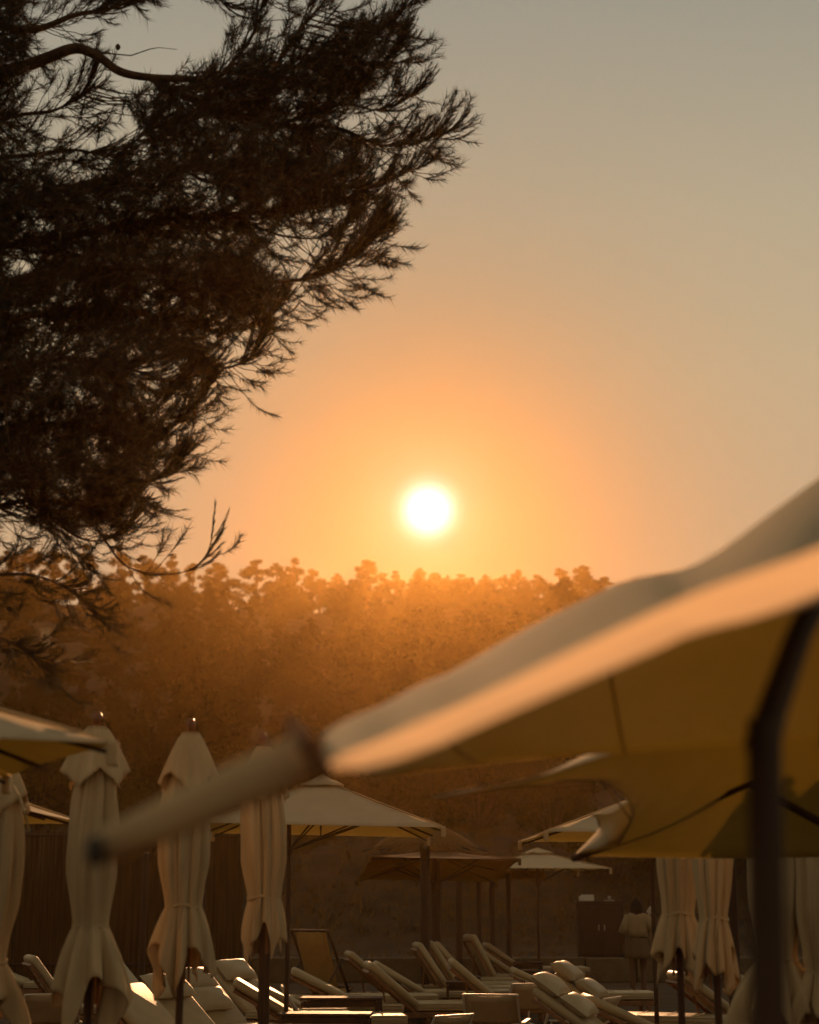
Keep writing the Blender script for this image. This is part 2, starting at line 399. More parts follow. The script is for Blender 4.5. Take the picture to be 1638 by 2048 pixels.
def bush(px, Y, r, h, label, seed, grp='bushes on the bank', z=None):
    rs = np.random.RandomState(seed); rr = random.Random(seed)
    x = GX(px, Y); root = empty('bush', label, 'bush', (x, Y, terrain(x, Y) if z is None else z), group=grp)
    cents = [(rr.uniform(-r, r) * .7, rr.uniform(-r, r) * .7, rr.uniform(.3, .85) * h) for _ in range(11)]
    V, Fc = leaf_cloud(rs, np.array(cents), [rr.uniform(.25, .42) * r for _ in cents], [420] * len(cents), .055)
    np_obj('foliage', V, Fc, M['leaf2'], root)
    t = MB()
    for c in cents: t.tube([(0, 0, -.1), (c[0] * .4, c[1] * .4, c[2] * .5), c], [.03, .02, .006], 5)
    t.build('stems', M['bark'], root)
BUSHES = [(60, 46, 1.8, 3.0, 'dark bush above the left end of the reed fence'), (215, 47, 1.6, 2.6, 'bush above the reed fence behind the first closed parasol ball'),
    (330, 44, 1.6, 2.2, 'bush above the reed fence between two closed parasols'), (470, 45, 1.9, 2.9, 'bush behind the third closed parasol'),
    (640, 48, 1.8, 2.5, 'bush on the bank behind the middle open parasol'), (780, 50, 2.2, 2.4, 'bush on the bank behind the straw parasol'),
    (960, 49, 2.1, 3.0, 'bush on the bank above the far open parasols'), (1110, 46, 1.6, 2.7, 'bush on the bank behind the white parasol corner'),
    (1230, 43, 1.3, 1.9, 'bush on the bank behind the wooden cabinet'), (1360, 44, 1.7, 2.6, 'bush on the bank behind the paired closed parasols'),
    (1520, 43, 1.8, 2.9, 'bush on the bank behind the thick blurred pole'), (1660, 44, 1.9, 2.9, 'bush on the bank at the far right')]
for i, (px, Y, r, h, lab) in enumerate(BUSHES): bush(px, Y, r, h, lab, 30 + i)

# small pale hut and a rail among the trees on the left
def on_slope(px, py, y0=56, y1=148):
    best = min((abs(W(px, py, y0 + k * .5).z - terrain(W(px, py, y0 + k * .5).x, y0 + k * .5)), y0 + k * .5) for k in range(int((y1 - y0) * 2)))
    return best[1]
Yh = on_slope(99, 1292); p = W(99, 1266, Yh); hh = 26 * Yh / F
hut = empty('garden_hut', 'small pale hut half hidden among the trees on the hillside', 'hut', (p.x, Yh - 1, p.z - hh))
MB().box((0, 0, hh * .2), (hh * .55, hh * .8, hh * 1.6)).build('wall', M['pale'], hut)
MB().box((0, 0, hh * 1.04), (hh * .8, hh, hh * .10), bev=.02).build('roof', M['pale'], hut)
MB().box((0, -hh * .42, hh * .4), (hh * .2, .05, hh * .5)).build('door', M['dark'], hut)
Yr = on_slope(157, 1335); p = W(157, 1327, Yr)
w_ = MB(); w_.box((p.x, Yr - 1, p.z), (75 * Yr / F, .10, .10))
for k in (-1, 0, 1): w_.box((p.x + k * 30 * Yr / F, Yr - 1, p.z - .3), (.06, .06, .6))
tag(w_.build('handrail', M['pale']), 'thin pale handrail on the dark slope below the small hut', 'handrail')

# ------------------------------------------------------------------ reed fence
fr = empty('reed_fence', 'tall brown reed fence standing behind the closed parasols', 'fence', (0, 30.5, 0))
x0, x1 = GX(-120, 30.5), GX(478, 30.5); zt = W(200, 1664, 30.5).z
mb = MB(); x = x0; rr = random.Random(5)
while x < x1:
    w = rr.uniform(.012, .03); zz = zt + rr.uniform(-.035, .025)
    mb.box((x, rr.uniform(-.012, .012), zz / 2), (w, w, zz)); x += w * 1.0
mb.build('reed_panel', M['reed'], fr)
for k in range(7):
    xx = x0 + (x1 - x0) * k / 6
    MB().tube([(xx, .08, 0), (xx, .08, zt + .03)], .035, 8).build('post', M['wood'], fr)
for zz in (.5, zt - .06):
    MB().tube([(x0, -.035, zz), (x1, -.035, zz)], .02, 8).build('rail', M['wood'], fr)

# ------------------------------------------------------------------ canopies
def canopy_mesh(hem, apex, nu=7, nv=6, sag=.035, scallop=0.0, rng=None):
    """hem: ring of points (corners); panels are triangles hem-edge -> apex, with a slight sag"""
    V, Fc = [], []
    n = len(hem)
    cen = sum((Vector(h) for h in hem), Vector()) / n
    apex = Vector(apex)
    for k in range(n):
        a, b = Vector(hem[k]), Vector(hem[(k + 1) % n]); i0 = len(V)
        for j in range(nv + 1):
            t = j / nv
            for i in range(nu + 1):
                s = i / nu
                e = a.lerp(b, s); bow = 4 * s * (1 - s)
                e = e + (cen - e) * scallop * bow + Vector((0, 0, 1)) * scallop * .25 * bow
                p = e.lerp(apex, t)
                p.z -= sag * bow * (1 - t) * math.sin(math.pi * min(1, t * 1.15 + .08)) + sag * 1.2 * math.sin(math.pi * t) * .6
                V.append(p)
        for j in range(nv):
            for i in range(nu):
                q = i0 + j * (nu + 1) + i
                Fc.append([q, q + 1, q + nu + 2, q + nu + 1])
    return V, Fc
def solid(o, th):
    md = o.modifiers.new('thickness', 'SOLIDIFY'); md.thickness = th; md.offset = 0
    return o

def open_parasol(px, Y, half, z_eave, rise, label, yaw=0.0, tilt=0.0, tiltx=0.0, pole_dx=0.0, cgrp='open parasols over the loungers', valance=True, scallop=.03, polemat='wood', flap=True, cloth='canvas', pr=.026):
    x = (px - 819) / F * Y if px < 0 else GX(px, Y, z_eave)
    root = empty('open_parasol', label, 'parasol', (x, Y, 0), 0, cgrp)
    rot = Matrix.Rotation(tiltx, 4, 'Y') @ Matrix.Rotation(-tilt, 4, 'X') @ Matrix.Rotation(yaw, 4, 'Z')
    c0 = Vector((0, 0, z_eave + rise * .3))
    def T(p): return c0 + (rot @ (Vector(p) - Vector((0, 0, rise * .3))))
    hem = [T((sx * half, sy * half, 0)) for sx, sy in ((-1, -1), (1, -1), (1, 1), (-1, 1))]
    top = T((0, 0, rise))
    V, Fc = canopy_mesh(hem, top, 10, 8, sag=.03, scallop=scallop)
    can = solid(mesh_obj('canopy', V, Fc, M[cloth], root, True), .004)
    # seams along the hips, small vent cap, corner pockets
    sm = MB()
    for h in hem: sm.tube([h.lerp(top, .02) + Vector((0, 0, .004)), h.lerp(top, .5) + Vector((0, 0, -.004)), top], .007, 6)
    sm.build('seam', M['canvas_thick'] if cloth == 'canvas' else M[cloth], can)
    if flap:
        hv = [T((sx * .24, sy * .24, rise * .86)) for sx, sy in ((-1, -1), (1, -1), (1, 1), (-1, 1))]
        V, Fc = canopy_mesh(hv, T((0, 0, rise + .05)), 5, 3, sag=.0)
        rr = random.Random(int(px)); V = [v + Vector((0, 0, rr.uniform(-.012, .012))) for v in V]
        solid(mesh_obj('vent_cap', V, Fc, M[cloth], root, True), .004)
    for h in hem:
        d = (h - c0).normalized()
        m = MB(); m.box(h + Vector((0, 0, -.045)) - d * .015, (.05, .05, .11), bev=.012); m.build('corner_pocket', M['canvas_thick'] if cloth == 'canvas' else M[cloth], root)
    hub = T((0, 0, rise * .10 - .28)); 
    pb = Vector((pole_dx, 0, 0))
    p = MB(); p.tube([pb, pb + Vector((0, 0, z_eave - .35)), hub + (pb * .6), T((0, 0, rise + .02))] if abs(pole_dx) < .01 else [pb, Vector((pole_dx, 0, z_eave + rise * .55))], pr, 10)
    p.build('pole', M[polemat], root)
    hm = MB(); hm.lathe([(.0, -.05), (.05, -.05), (.055, 0), (.05, .05), (.0, .05)], hub + pb, 12); hm.build('hub', M[polemat], root)
    for k in range(8):
        a = math.pi / 4 * k
        if k % 2: e = T((math.cos(a) * half * 1.41 * .98, math.sin(a) * half * 1.41 * .98, .0)); f = .55
        else: e = T((math.cos(a) * half * .97, math.sin(a) * half * .97, 0)); f = .6
        e = e + Vector((0, 0, -.035)); tt = top + Vector((0, 0, -.06))
        m = MB(); m.tube([tt, tt.lerp(e, .5) + Vector((0, 0, -.03)), e], .011, 6)
        if k % 2 == 0: e2 = tt.lerp(e, f)
        else: e2 = tt.lerp(e, f)
        rb = m.build('rib', M[polemat], root)
        MB().tube([hub + pb, e2], .010, 6).build('strut', M[polemat], rb)
    b = MB(); b.lathe([(.0, 0), (.27, 0), (.27, .03), (.24, .055), (.045, .07), (.04, .30), (.028, .30)], pb, 20); b.build('base', M['dark'], root, True)
    return root

GRP_O = 'open parasols over the loungers'
open_parasol(642, 18.6, 1.28, 2.42, .56, 'open pale parasol in the middle, behind the third closed parasol', yaw=R(3), tilt=R(.5), tiltx=R(1.0), pole_dx=GX(577, 18.6, 1) - GX(642, 18.6, 1))
O1 = open_parasol(-429, 7.88, 1.30, 2.41, .50, 'large blurred open parasol whose corner points at the first closed parasol', yaw=R(23.4), tilt=R(0), tiltx=R(1))
st_ = MB(); pts_ = [W(28, 1572, 9.4), W(38, 1590, 9.4), W(50, 1625, 9.38), W(58, 1662, 9.4)]
for k in range(3):
    a_, b_ = pts_[k], pts_[k + 1]; rm_ = (b_ - a_).to_track_quat('Z', 'Y').to_matrix(); st_.box((a_ + b_) / 2, (.022, .004, (b_ - a_).length + .004), rm_)
so_ = st_.build('strap', M['canvas_thick'], O1); so_.matrix_parent_inverse = Matrix.Translation(-O1.location)
open_parasol(-180, 12.9, 1.15, 2.33, .42, 'open parasol showing one thin pale corner above the reed fence', yaw=R(-3), tilt=R(1))
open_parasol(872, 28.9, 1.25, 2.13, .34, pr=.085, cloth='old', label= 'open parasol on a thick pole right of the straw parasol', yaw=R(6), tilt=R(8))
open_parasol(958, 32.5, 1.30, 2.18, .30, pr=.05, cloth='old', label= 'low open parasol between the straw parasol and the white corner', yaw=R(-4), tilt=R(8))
open_parasol(1075, 31, 1.08, 2.16, .34, 'open parasol with a thin bright triangular top beside the curved canopy edge', yaw=R(10), tilt=R(.5))
open_parasol(1302, 19.0, 1.36, 2.36, .52, 'open parasol with its pale left corner pointing above the bank', yaw=R(2), tilt=R(.5))
open_parasol(1985, 12.3, 1.40, 2.50, .45, 'open parasol seen edge on behind the thick blurred pole', yaw=R(2), tilt=R(.5))
for i, (px, Y) in enumerate(((918, 34.0), (985, 33.6), (1018, 33.9))):
    pass

# curved-edge canopy at the right (sagging, tilted towards the sun)
def ring_canopy(name, rows, material, parent, th=.004, nsub=6):
    """loft through rows of points (each row same length)"""
    def cr(p, t):
        n = len(p) - 1; f = t * n; i = min(int(f), n - 1); s = f - i
        p0, p1, p2, p3 = p[max(i - 1, 0)], p[i], p[i + 1], p[min(i + 2, n)]
        return .5 * ((2 * p1) + (-p0 + p2) * s + (2 * p0 - 5 * p1 + 4 * p2 - p3) * s * s + (-p0 + 3 * p1 - 3 * p2 + p3) * s ** 3)
    K = (len(rows[0]) - 1) * nsub
    rw = random.Random(len(rows) * 7 + K)
    R_ = [[cr([Vector(q) for q in r], k / K) for k in range(K + 1)] for r in rows]
    V, Fc = [], []; JJ = (len(rows) - 1) * nsub
    for j in range(JJ + 1):
        for k in range(K + 1):
            q_ = cr([r[k] for r in R_], j / JJ); q_.z += .006 * math.sin(k * .9 + j * .5) * math.sin(j * .7 + .3) * min(1, j, JJ - j); V.append(q_)
    for j in range(JJ):
        for k in range(K):
            q = j * (K + 1) + k; Fc.append([q, q + 1, q + K + 2, q + K + 1])
    return solid(mesh_obj(name, V, Fc, material, parent, True), th)

s0 = empty('open_parasol', 'large open parasol with a deep curved edge and dark rib beside the thick pole', 'parasol', (GX(1545, 12.6 * .66, 1), 12.6 * .66, 0), 0, GRP_O)
off = s0.location.copy()
RS = .66
def L(pts, o=off): return [W(p[0], p[1], p[2] * RS) - o for p in pts]
near = L([(868, 1594, 9.6), (1050, 1560, 9.6), (1250, 1500, 9.7), (1420, 1460, 9.8), (1620, 1452, 10), (1900, 1470, 10.2)])
edge = L([(1060, 1572, 10.2), (1130, 1545, 10.4), (1280, 1460, 10.8), (1440, 1400, 11.2), (1640, 1400, 11.6), (1880, 1500, 11.8)])
mid = L([(1206, 1562, 10.8), (1262, 1560, 11.4), (1350, 1490, 11.8), (1500, 1420, 12.2), (1650, 1470, 12.4), (1860, 1560, 12.6)])
mid2 = L([(1262, 1640, 12.0), (1300, 1622, 12.3), (1390, 1585, 12.6), (1500, 1545, 12.9), (1650, 1590, 13.1), (1840, 1630, 13.3)])
far = L([(1146, 1712, 13.9), (1240, 1713, 14.0), (1390, 1716, 14.1), (1520, 1716, 14.2), (1650, 1714, 14.2), (1820, 1712, 14.3)])
ring_canopy('canopy', [near, edge, mid, mid2, far], M['canvas'], s0, .004, 5)
cuff = L([(1146, 1712, 13.88), (1180, 1690, 13.6), (1202, 1660, 13.3), (1197, 1635, 13.0), (1186, 1628, 12.9)])
MB().tube(cuff, [.006, .008, .009, .012, .008], 8).build('hem', M['canvas_thick'], s0, True)
edge2 = L([(868, 1594, 9.58), (1060, 1572, 10.18), (1206, 1562, 10.78), (1262, 1640, 11.98), (1236, 1690, 12.7)])
MB().tube(edge2, .005, 8).build('hem', M['canvas_thick'], s0, True)
# corner flap between the two curved edges
ring_canopy('flap', [L([(1262, 1600, 11.7), (1264, 1640, 12.0), (1240, 1688, 12.6)]), L([(1225, 1622, 12.1), (1226, 1655, 12.4), (1205, 1695, 12.9)]), L([(1186, 1628, 12.9), (1200, 1655, 13.2), (1150, 1709, 13.8)])], M['canvas'], s0, .004, 4)
MB().tube(L([(1146, 1716, 13.8), (1240, 1684, 13.5), (1360, 1630, 13.2), (1500, 1568, 12.9)]), [.022, .017, .015, .015], 8).build('rib', M['wood'], s0)
MB().tube(L([(1800, 1716, 13.8), (1650, 1650, 13.3), (1500, 1568, 12.9)]), .022, 8).build('rib', M['wood'], s0)
MB().tube([(0, 0, 0), (0, 0, W(1512, 1500, 12.6 * RS).z)], .028, 10).build('pole', M['wood'], s0)
MB().lathe([(.0, 0), (.27, 0), (.27, .03), (.24, .055), (.045, .07), (.04, .30), (.028, .30)], (0, 0, 0), 20).build('base', M['dark'], s0, True)

# the big near parasol that crosses the picture, tilted towards the sun
nb = empty('open_parasol', 'huge out of focus near parasol sweeping across the right side on a thick pole', 'parasol', (GX(1540, 3.0, .5), 3.0, 0), 0, 'near parasols')
o3 = nb.location.copy()
def L3(pts): return [W(*p) - o3 for p in pts]
HEM_LO = [(650, 1538, 2.75), (740, 1532, 2.72), (856, 1497, 2.69), (1004, 1432, 2.66), (1300, 1303, 2.60), (1400, 1262, 2.58), (1638, 1200, 2.55), (1950, 1080, 2.5)]
HEM_HI = [(650, 1522, 2.75), (708, 1500, 2.72), (830, 1448, 2.69), (950, 1394, 2.66), (1270, 1240, 2.60), (1400, 1182, 2.58), (1638, 1095, 2.55), (1950, 960, 2.5)]
nearh = L3(HEM_LO)
ridge1 = L3([(650, 1468, 3.2), (740, 1420, 3.9), (850, 1368, 4.4), (960, 1312, 4.7), (1225, 1172, 5.0), (1400, 1128, 5.0), (1638, 960, 4.6), (1950, 780, 4.3)])
back1 = L3([(700, 1535, 3.9), (760, 1500, 4.5), (860, 1450, 4.9), (1000, 1400, 5.1), (1220, 1340, 5.4), (1420, 1290, 5.4), (1660, 1230, 5.2), (1950, 1180, 5.0)])
farh = L3([(760, 1556, 4.8), (850, 1540, 5.2), (960, 1528, 5.5), (1080, 1515, 5.6), (1250, 1505, 5.8), (1420, 1496, 5.8), (1640, 1486, 5.7), (1950, 1480, 5.6)])
ncan = ring_canopy('canopy', [nearh, ridge1, back1, farh], M['canvas'], nb, .004, 5)
for k in (2, 4, 6):                      # stitched seams running from the hem over the ridge to the far hem
    C_ = [ridge1[k].lerp(back1[k], t) + Vector((0, 0, -.006)) for t in (0, .5, 1)] + [back1[k].lerp(farh[k], t) + Vector((0, 0, -.008)) for t in (.5, 1)]
    MB().tube(C_, .005, 6).build('seam', M['canvas_thick'], ncan)
def ribbon_roll(name, pts, hgt, wid, material, parent):
    """soft rolled hem: flattened tube following pts"""
    m = MB(); pts = [Vector(p) for p in pts]
    prof = [(math.cos(a) * wid / 2, math.sin(a) / 2) for a in [2 * math.pi * k / 12 for k in range(12)]]
    if isinstance(hgt, (int, float)): hgt = [hgt] * len(pts)
    for k, p in enumerate(pts):
        t = (pts[min(k + 1, len(pts) - 1)] - pts[max(k - 1, 0)]).normalized(); x = t.cross(Vector((0, 0, 1))).normalized(); y = x.cross(t)
        for a, b in prof: m.v.append(p + x * a + y * b * hgt[k])
    for k in range(len(pts) - 1):
        for j in range(12):
            a = k * 12 + j; b = k * 12 + (j + 1) % 12; m.f.append([a, b, b + 12, a + 12])
    m.f.append(list(range(11, -1, -1))); m.f.append([(len(pts) - 1) * 12 + j for j in range(12)])
    return m.build(name, material, parent, True)
lo_, hi_ = L3([(x, y, Y - .02) for x, y, Y in HEM_LO]), L3([(x, y, Y - .05) for x, y, Y in HEM_HI])
ring_canopy('hem', [lo_, [a.lerp(b, .5) + Vector((0, -.012, 0)) for a, b in zip(lo_, hi_)], hi_], M['hem'], nb, .0015, 5)
ribbon_roll('rib_sleeve', L3([(205, 1695, 2.78), (330, 1640, 2.77), (480, 1570, 2.76), (622, 1508, 2.75)]), [.058, .072, .078, .082], .05, M['canvas_thick'], nb)
MB().box(L3([(192, 1703, 2.76)])[0], (.030, .05, .05), bev=.012).build('end_cap', M['dark'], nb)
MB().tube(L3([(575, 1440, 2.7), (612, 1485, 2.66), (640, 1530, 2.68), (650, 1550, 2.74)]), [.008, .016, .018, .008], 8).build('tie_strap', M['wood_pale'], nb)
MB().tube(L3([(1528, 1440, 3.0)]) + [Vector((0, 0, 0))], [.031, .034], 12).build('pole', M['wood'], nb)
MB().tube(L3([(1522, 1500, 3.0), (1545, 1420, 3.02), (1600, 1265, 3.08), (1660, 1150, 3.14)]), [.034, .028, .025, .023], 10).build('tilted_pole', M['wood'], nb)
MB().lathe([(.0, 0), (.27, 0), (.27, .03), (.24, .055), (.045, .07), (.04, .30), (.028, .30)], (0, 0, 0), 20).build('base', M['dark'], nb, True)

# ------------------------------------------------------------------ closed parasols
def closed_parasol(px, Y, top_z, label, seed, rad=1.0, tie=.42, bottom=None, flare=1.0, lean=0.0, hem_low=(.0,), grp='closed parasols'):
    rr = random.Random(seed)
    x = GX(px, Y, 2.0)
    root = empty('closed_parasol', label, 'parasol', (x, Y, 0), 0, grp)
    zt = top_z - .12                    # cloth starts under the finial
    zb = bottom
    ztie = zb + (zt - zb) * tie
    nA = 144; nZ = 54
    folds = rr.choice((9, 10, 11)); ph = rr.uniform(0, 6.28)
    ampn = [rr.uniform(.6, 1.2) for _ in range(folds + 1)]
    ph2 = [rr.uniform(0, 6.28) for _ in range(4)]
    V, Fc = [], []
    for j in range(nZ + 1):
        t = j / nZ
        for i in range(nA):
            a = 2 * math.pi * i / nA
            # pointed lower hem: corners of the cloth hang lower than its middles
            hem = zb + .24 * abs(math.sin(2 * a + ph)) ** .8 + .06 * math.sin(3 * a + ph2[0]) + .04 * math.sin(7 * a + ph2[1])
            z = zt + (hem - zt) * t
            u = (z - ztie) / (zt - ztie)
            if u >= 0:
                R0 = .052 + .088 * math.sin(math.pi * min(1, max(0, (1 - u))) * .80) ** .75
                R0 *= .92 if u < .9 else .92 * max(.2, (1 - u) / .1) ** .5
                fa = .15 + .17 * (1 - abs(2 * u - 1))
                if u < .25: R0 = R0 * (u / .25) ** .7 + .092 * (1 - (u / .25) ** .7)
            else:
                w = min(1, -u * (zt - ztie) / max(.2, ztie - zb))
                R0 = .088 + (.085 * flare) * math.sin(w * 1.75) ** .8
                fa = .17 + .36 * w * flare
            k = math.sin(folds * a + ph + .5 * math.sin(2 * a + ph2[2]) + 1.2 * (1 - t) * .4)
            sharp = 1.5 * abs(math.sin((folds * a + ph + .5 * math.sin(2 * a + ph2[2]) + .5 * t) * .5)) ** .7 - .95 + .25 * k
            r = rad * R0 * (1 + fa * sharp * ampn[i * folds // nA] + .07 * math.sin(2 * a + ph2[3] + 3 * t) + .05 * math.sin(13 * a + 9 * t) + .035 * math.sin(29 * a + ph2[1] + 4 * t) + .03 * math.sin(21 * t + 3 * a) * math.sin(5 * a))
            V.append((r * math.cos(a) + .01 * math.sin(5 * t + seed) + lean * (1 - t), r * math.sin(a) * .9, z))
    for j in range(nZ):
        for i in range(nA):
            q = j * nA + i; q2 = j * nA + (i + 1) % nA; Fc.append([q, q2, q2 + nA, q + nA])
    solid(mesh_obj('canopy', V, Fc, M['folded'], root, True), .004)
    # flared vent skirt under the finial with a zigzag hem
    V, Fc = [], []; nZ = 10
    for j in range(nZ + 1):
        t = j / nZ
        for i in range(nA):
            a = 2 * math.pi * i / nA
            zig = abs(((a * 4 / math.pi + ph) % 2) - 1)
            zz = zt + .03 - (.27 + .13 * zig) * t
            r = rad * (.050 + .112 * t ** .8 * (1 + .18 * (1 - zig) + .16 * math.sin(6 * a + ph2[1]) + .06 * math.sin(17 * a + ph2[2])))
            V.append((r * math.cos(a) + lean, r * math.sin(a) * .9, zz))
    for j in range(nZ):
        for i in range(nA):
            q = j * nA + i; q2 = j * nA + (i + 1) % nA; Fc.append([q, q2, q2 + nA, q + nA])
    Fc.append(list(range(nA)))
    solid(mesh_obj('vent_skirt', V, Fc, M['folded'], root, True), .003)
    f = MB(); f.lathe([(.0, .085), (.018, .08), (.032, .055), (.035, .03), (.028, .005), (.014, -.015), (.012, -.03), (.020, -.045), (.022, -.09), (.0, -.09)], (lean, 0, top_z - .08), 16)
    f.build('finial', M['ball'], root, True)
    MB().tube([(0, 0, 0), (0, 0, zb + .4), (lean, 0, zt)], .024, 12).build('pole', M['wood'], root)
    st = MB(); pts = []
    for k in range(25):
        a = 2 * math.pi * k / 24; pts.append((rad * .093 * math.cos(a) + lean * .5, rad * .084 * math.sin(a), ztie + .012 * math.sin(3 * a)))
    st.tube(pts, .011, 6); st.tube([(pts[18][0], pts[18][1] - .01, ztie), (pts[18][0] - .02, pts[18][1] - .03, ztie - .12), (pts[18][0] - .01, pts[18][1] - .02, ztie - .2)], .006, 5)
    st.build('tie', M['canvas_thick'], root)
    for k in range(4):                   # rib tips poking out under the hem
        a = math.pi / 2 * k + .6
        MB().tube([(.05 * math.cos(a), .05 * math.sin(a), zb + .5), (.06 * math.cos(a), .06 * math.sin(a), zb + .06)], .009, 6).build('rib', M['wood_pale'], root)
    MB().lathe([(.0, 0), (.27, 0), (.27, .03), (.24, .055), (.045, .07), (.04, .30), (.028, .30)], (0, 0, 0), 20).build('base', M['dark'], root, True)
    return root
def zat(py, Y, px=819): return W(px, py, Y).z
def CPX(px, Y, ytop, ybot, *a, **k):
    return closed_parasol(px, Y, zat(ytop, Y, px), *a, bottom=zat(ybot, Y, px), **k)
CPX(-12, 10.7, 1475, 2080, 'closed cream parasol half out of frame at the far left', 1, rad=1.2, tie=.27, flare=1.1)
CPX(190, 10.5, 1424, 2050, 'closed cream parasol hanging lowest, behind the dark tip of the near rib', 2, rad=1.10, tie=.33, flare=1.25, lean=-.02)
CPX(368, 11.0, 1438, 1985, 'closed cream parasol second in the row of three with bundled hem', 3, rad=1.12, tie=.33, flare=.85, lean=.02)
CPX(528, 12.0, 1468, 1925, 'closed cream parasol in front of the open middle parasol', 4, rad=1.06, tie=.30, flare=.45, lean=-.02)
CPX(1352, 11.4, 1440, 1970, 'closed parasol on the left of the close pair near the woman', 5, rad=.98, tie=.28, flare=.75)
CPX(1424, 11.0, 1430, 1995, 'closed parasol on the right of the close pair near the woman', 6, rad=.90, tie=.29, flare=.70)
CPX(1546, 10.0, 1450, 2085, 'closed parasol mostly hidden behind the thick blurred pole', 7, rad=1.15, tie=.27, flare=1.3)
CPX(1634, 9.9, 1450, 2090, 'closed parasol cut off by the right edge of the frame', 8, rad=1.00, tie=.24, flare=1.1)

# extra posts seen between loungers: slim bare parasol poles waiting for their canopies
def bare_pole(px, Y, ytop, label, r=.03):
    x = GX(px, Y, 1.0); z = zat(ytop, Y, px)
    root = empty('parasol_pole', label, 'pole', (x, Y, 0), 0, 'bare parasol poles')
    MB().tube([(0, 0, 0), (0, 0, z)], r, 12).build('pole', M['wood'], root)
    MB().lathe([(.0, 0), (.25, 0), (.25, .03), (.22, .05), (.045, .07), (.042, .28), (.031, .28)], (0, 0, 0), 20).build('base', M['dark'], root, True)
    MB().lathe([(0, .05), (.02, .045), (.035, .02), (.035, 0), (0, 0)], (0, 0, z), 12).build('cap', M['dark'], root, True)
bare_pole(285, 21, 1712, 'dark pole standing between the first two closed parasols', .036)
bare_pole(404, 24, 1700, 'slim dark pole right of the second closed parasol', .034)
bare_pole(918, 30.5, 1712, 'slim pole right of the straw parasol pole', .065)
bare_pole(985, 31.6, 1722, 'slim pole left of the paired slim poles by the far loungers', .06)
bare_pole(1018, 33.4, 1722, 'slim pole beside the farthest lounger back', .06)
bare_pole(1470, 13.2, 1700, 'thick dark pole directly left of the blurred near pole', .05)
bare_pole(533, 15.5, 1860, 'short dark pole right of the third closed parasol pole', .032)

# ------------------------------------------------------------------ straw parasol
x = GX(850, 25.6, 2.3); sp = empty('straw_parasol', 'straw thatched parasol on a dark pole in the middle distance', 'parasol', (x, 25.6, 0))
MB().tube([(0, 0, 0), (0, 0, 2.75)], .075, 12).build('pole', M['wood'], sp)
rs = np.random.RandomState(3)
n = 9000; a = rs.uniform(0, 6.28, n); r0 = rs.uniform(0, .95, n) ** .7 * .68; r1 = r0 + rs.uniform(.1, .3, n)
def hz(r): return 2.86 - .50 * (r / 1.05) - .08 * (r / 1.05) ** 2
b0 = np.stack([np.cos(a) * r0, np.sin(a) * r0, hz(r0) + rs.normal(0, .012, n)], 1)
a2 = a + rs.normal(0, .03, n); b1 = np.stack([np.cos(a2) * r1, np.sin(a2) * r1, hz(r1) + rs.normal(0, .02, n) - .03], 1)
o_ = np.stack([-np.sin(a), np.cos(a), np.zeros(n)], 1) * .006
V = np.stack([b0 - o_, b0 + o_, b1], 1).reshape(-1, 3)
th = np_obj('thatch', V, np.arange(len(V)).reshape(-1, 3), M['straw'], sp)
for k in range(8):
    q = k * math.pi / 4; MB().tube([(0, 0, 2.6), (math.cos(q) * .95, math.sin(q) * .95, 2.36)], .014, 6).build('rib', M['wood'], sp)

# ------------------------------------------------------------------ loungers
def rounded_pad(mb, c, size, rot=None, b=.035): mb.box(c, size, rot, bev=b)
def subsurf(o, lv=1):
    md = o.modifiers.new('soft', 'SUBSURF'); md.levels = lv; md.render_levels = lv; return o
def make_lounger(back_deg, seed=0):
    """local: feet towards +X, head at -X; z=0 ground, pad top 0.42"""
    root = empty('sun_lounger')
    fr = MB()
    for sy in (-1, 1): fr.box((.28, sy * .31, .27), (1.66, .04, .07), bev=.008)
    for xx in (-.5, 1.09): fr.box((xx, 0, .27), (.05, .58, .06), bev=.008)
    for k in range(9): fr.box((-.38 + k * .17, 0, .30), (.07, .58, .018))
    fr.build('frame', M['wood_pale'], root)
    for xx in (-.42, 1.0):
        for sy in (-1, 1): MB().box((xx, sy * .31, .118), (.055, .055, .236), bev=.006).build('leg', M['wood_pale'], root)
    mb = MB(); rounded_pad(mb, (.50, 0, .365), (1.28, .62, .095)); sc = mb.build('seat_cushion', M['cushion'], root, False); bevel(sc)
    pp = MB(); x0_, x1_, h_ = .50 - .625, .50 + .625, .306
    for zz in (.332, .400): pp.tube([(x0_, -h_, zz), (x1_, -h_, zz), (x1_ + .008, -h_ + .02, zz), (x1_ + .008, h_ - .02, zz), (x1_, h_, zz), (x0_, h_, zz)], .0065, 5)
    for k in range(1, 4): pp.box((x0_ + k * .33, 0, .4225), (.012, .60, .004))
    pp.build('piping', M['canvas_thick'], sc)
    q = R(back_deg); rot = Matrix.Rotation(-(math.pi - q), 3, 'Y')
    # back cushion: pivots at x=-.14, rises towards -X
    d = Vector((-math.cos(q), 0, math.sin(q))); nrm = Vector((math.sin(q), 0, math.cos(q)))
    c = Vector((-.14, 0, .33)) + d * .40 + nrm * .055
    rm = Matrix((( -d.x, 0, nrm.x), (0, 1, 0), (-d.z, 0, nrm.z)))
    mb = MB(); rounded_pad(mb, c, (.80, .62, .095), rm); bc = mb.build('back_cushion', M['cushion'], root); bevel(bc)
    mb = MB()
    for sy in (-1, 1): mb.box(Vector((-.14, sy * .28, .30)) + d * .38, (.78, .035, .035), rm)
    mb.box(Vector((-.14, 0, .30)) + d * .75, (.035, .58, .035), rm)
    mb.tube([Vector((-.14, 0, .30)) + d * .5, (-.45, 0, .27)], .012, 6)
    mb.build('back_frame', M['wood_pale'], root)
    root['_d'] = [d.x, d.z, nrm.x, nrm.z]
    return root
def bevel(o):
    for p in o.data.polygons: p.use_smooth = True
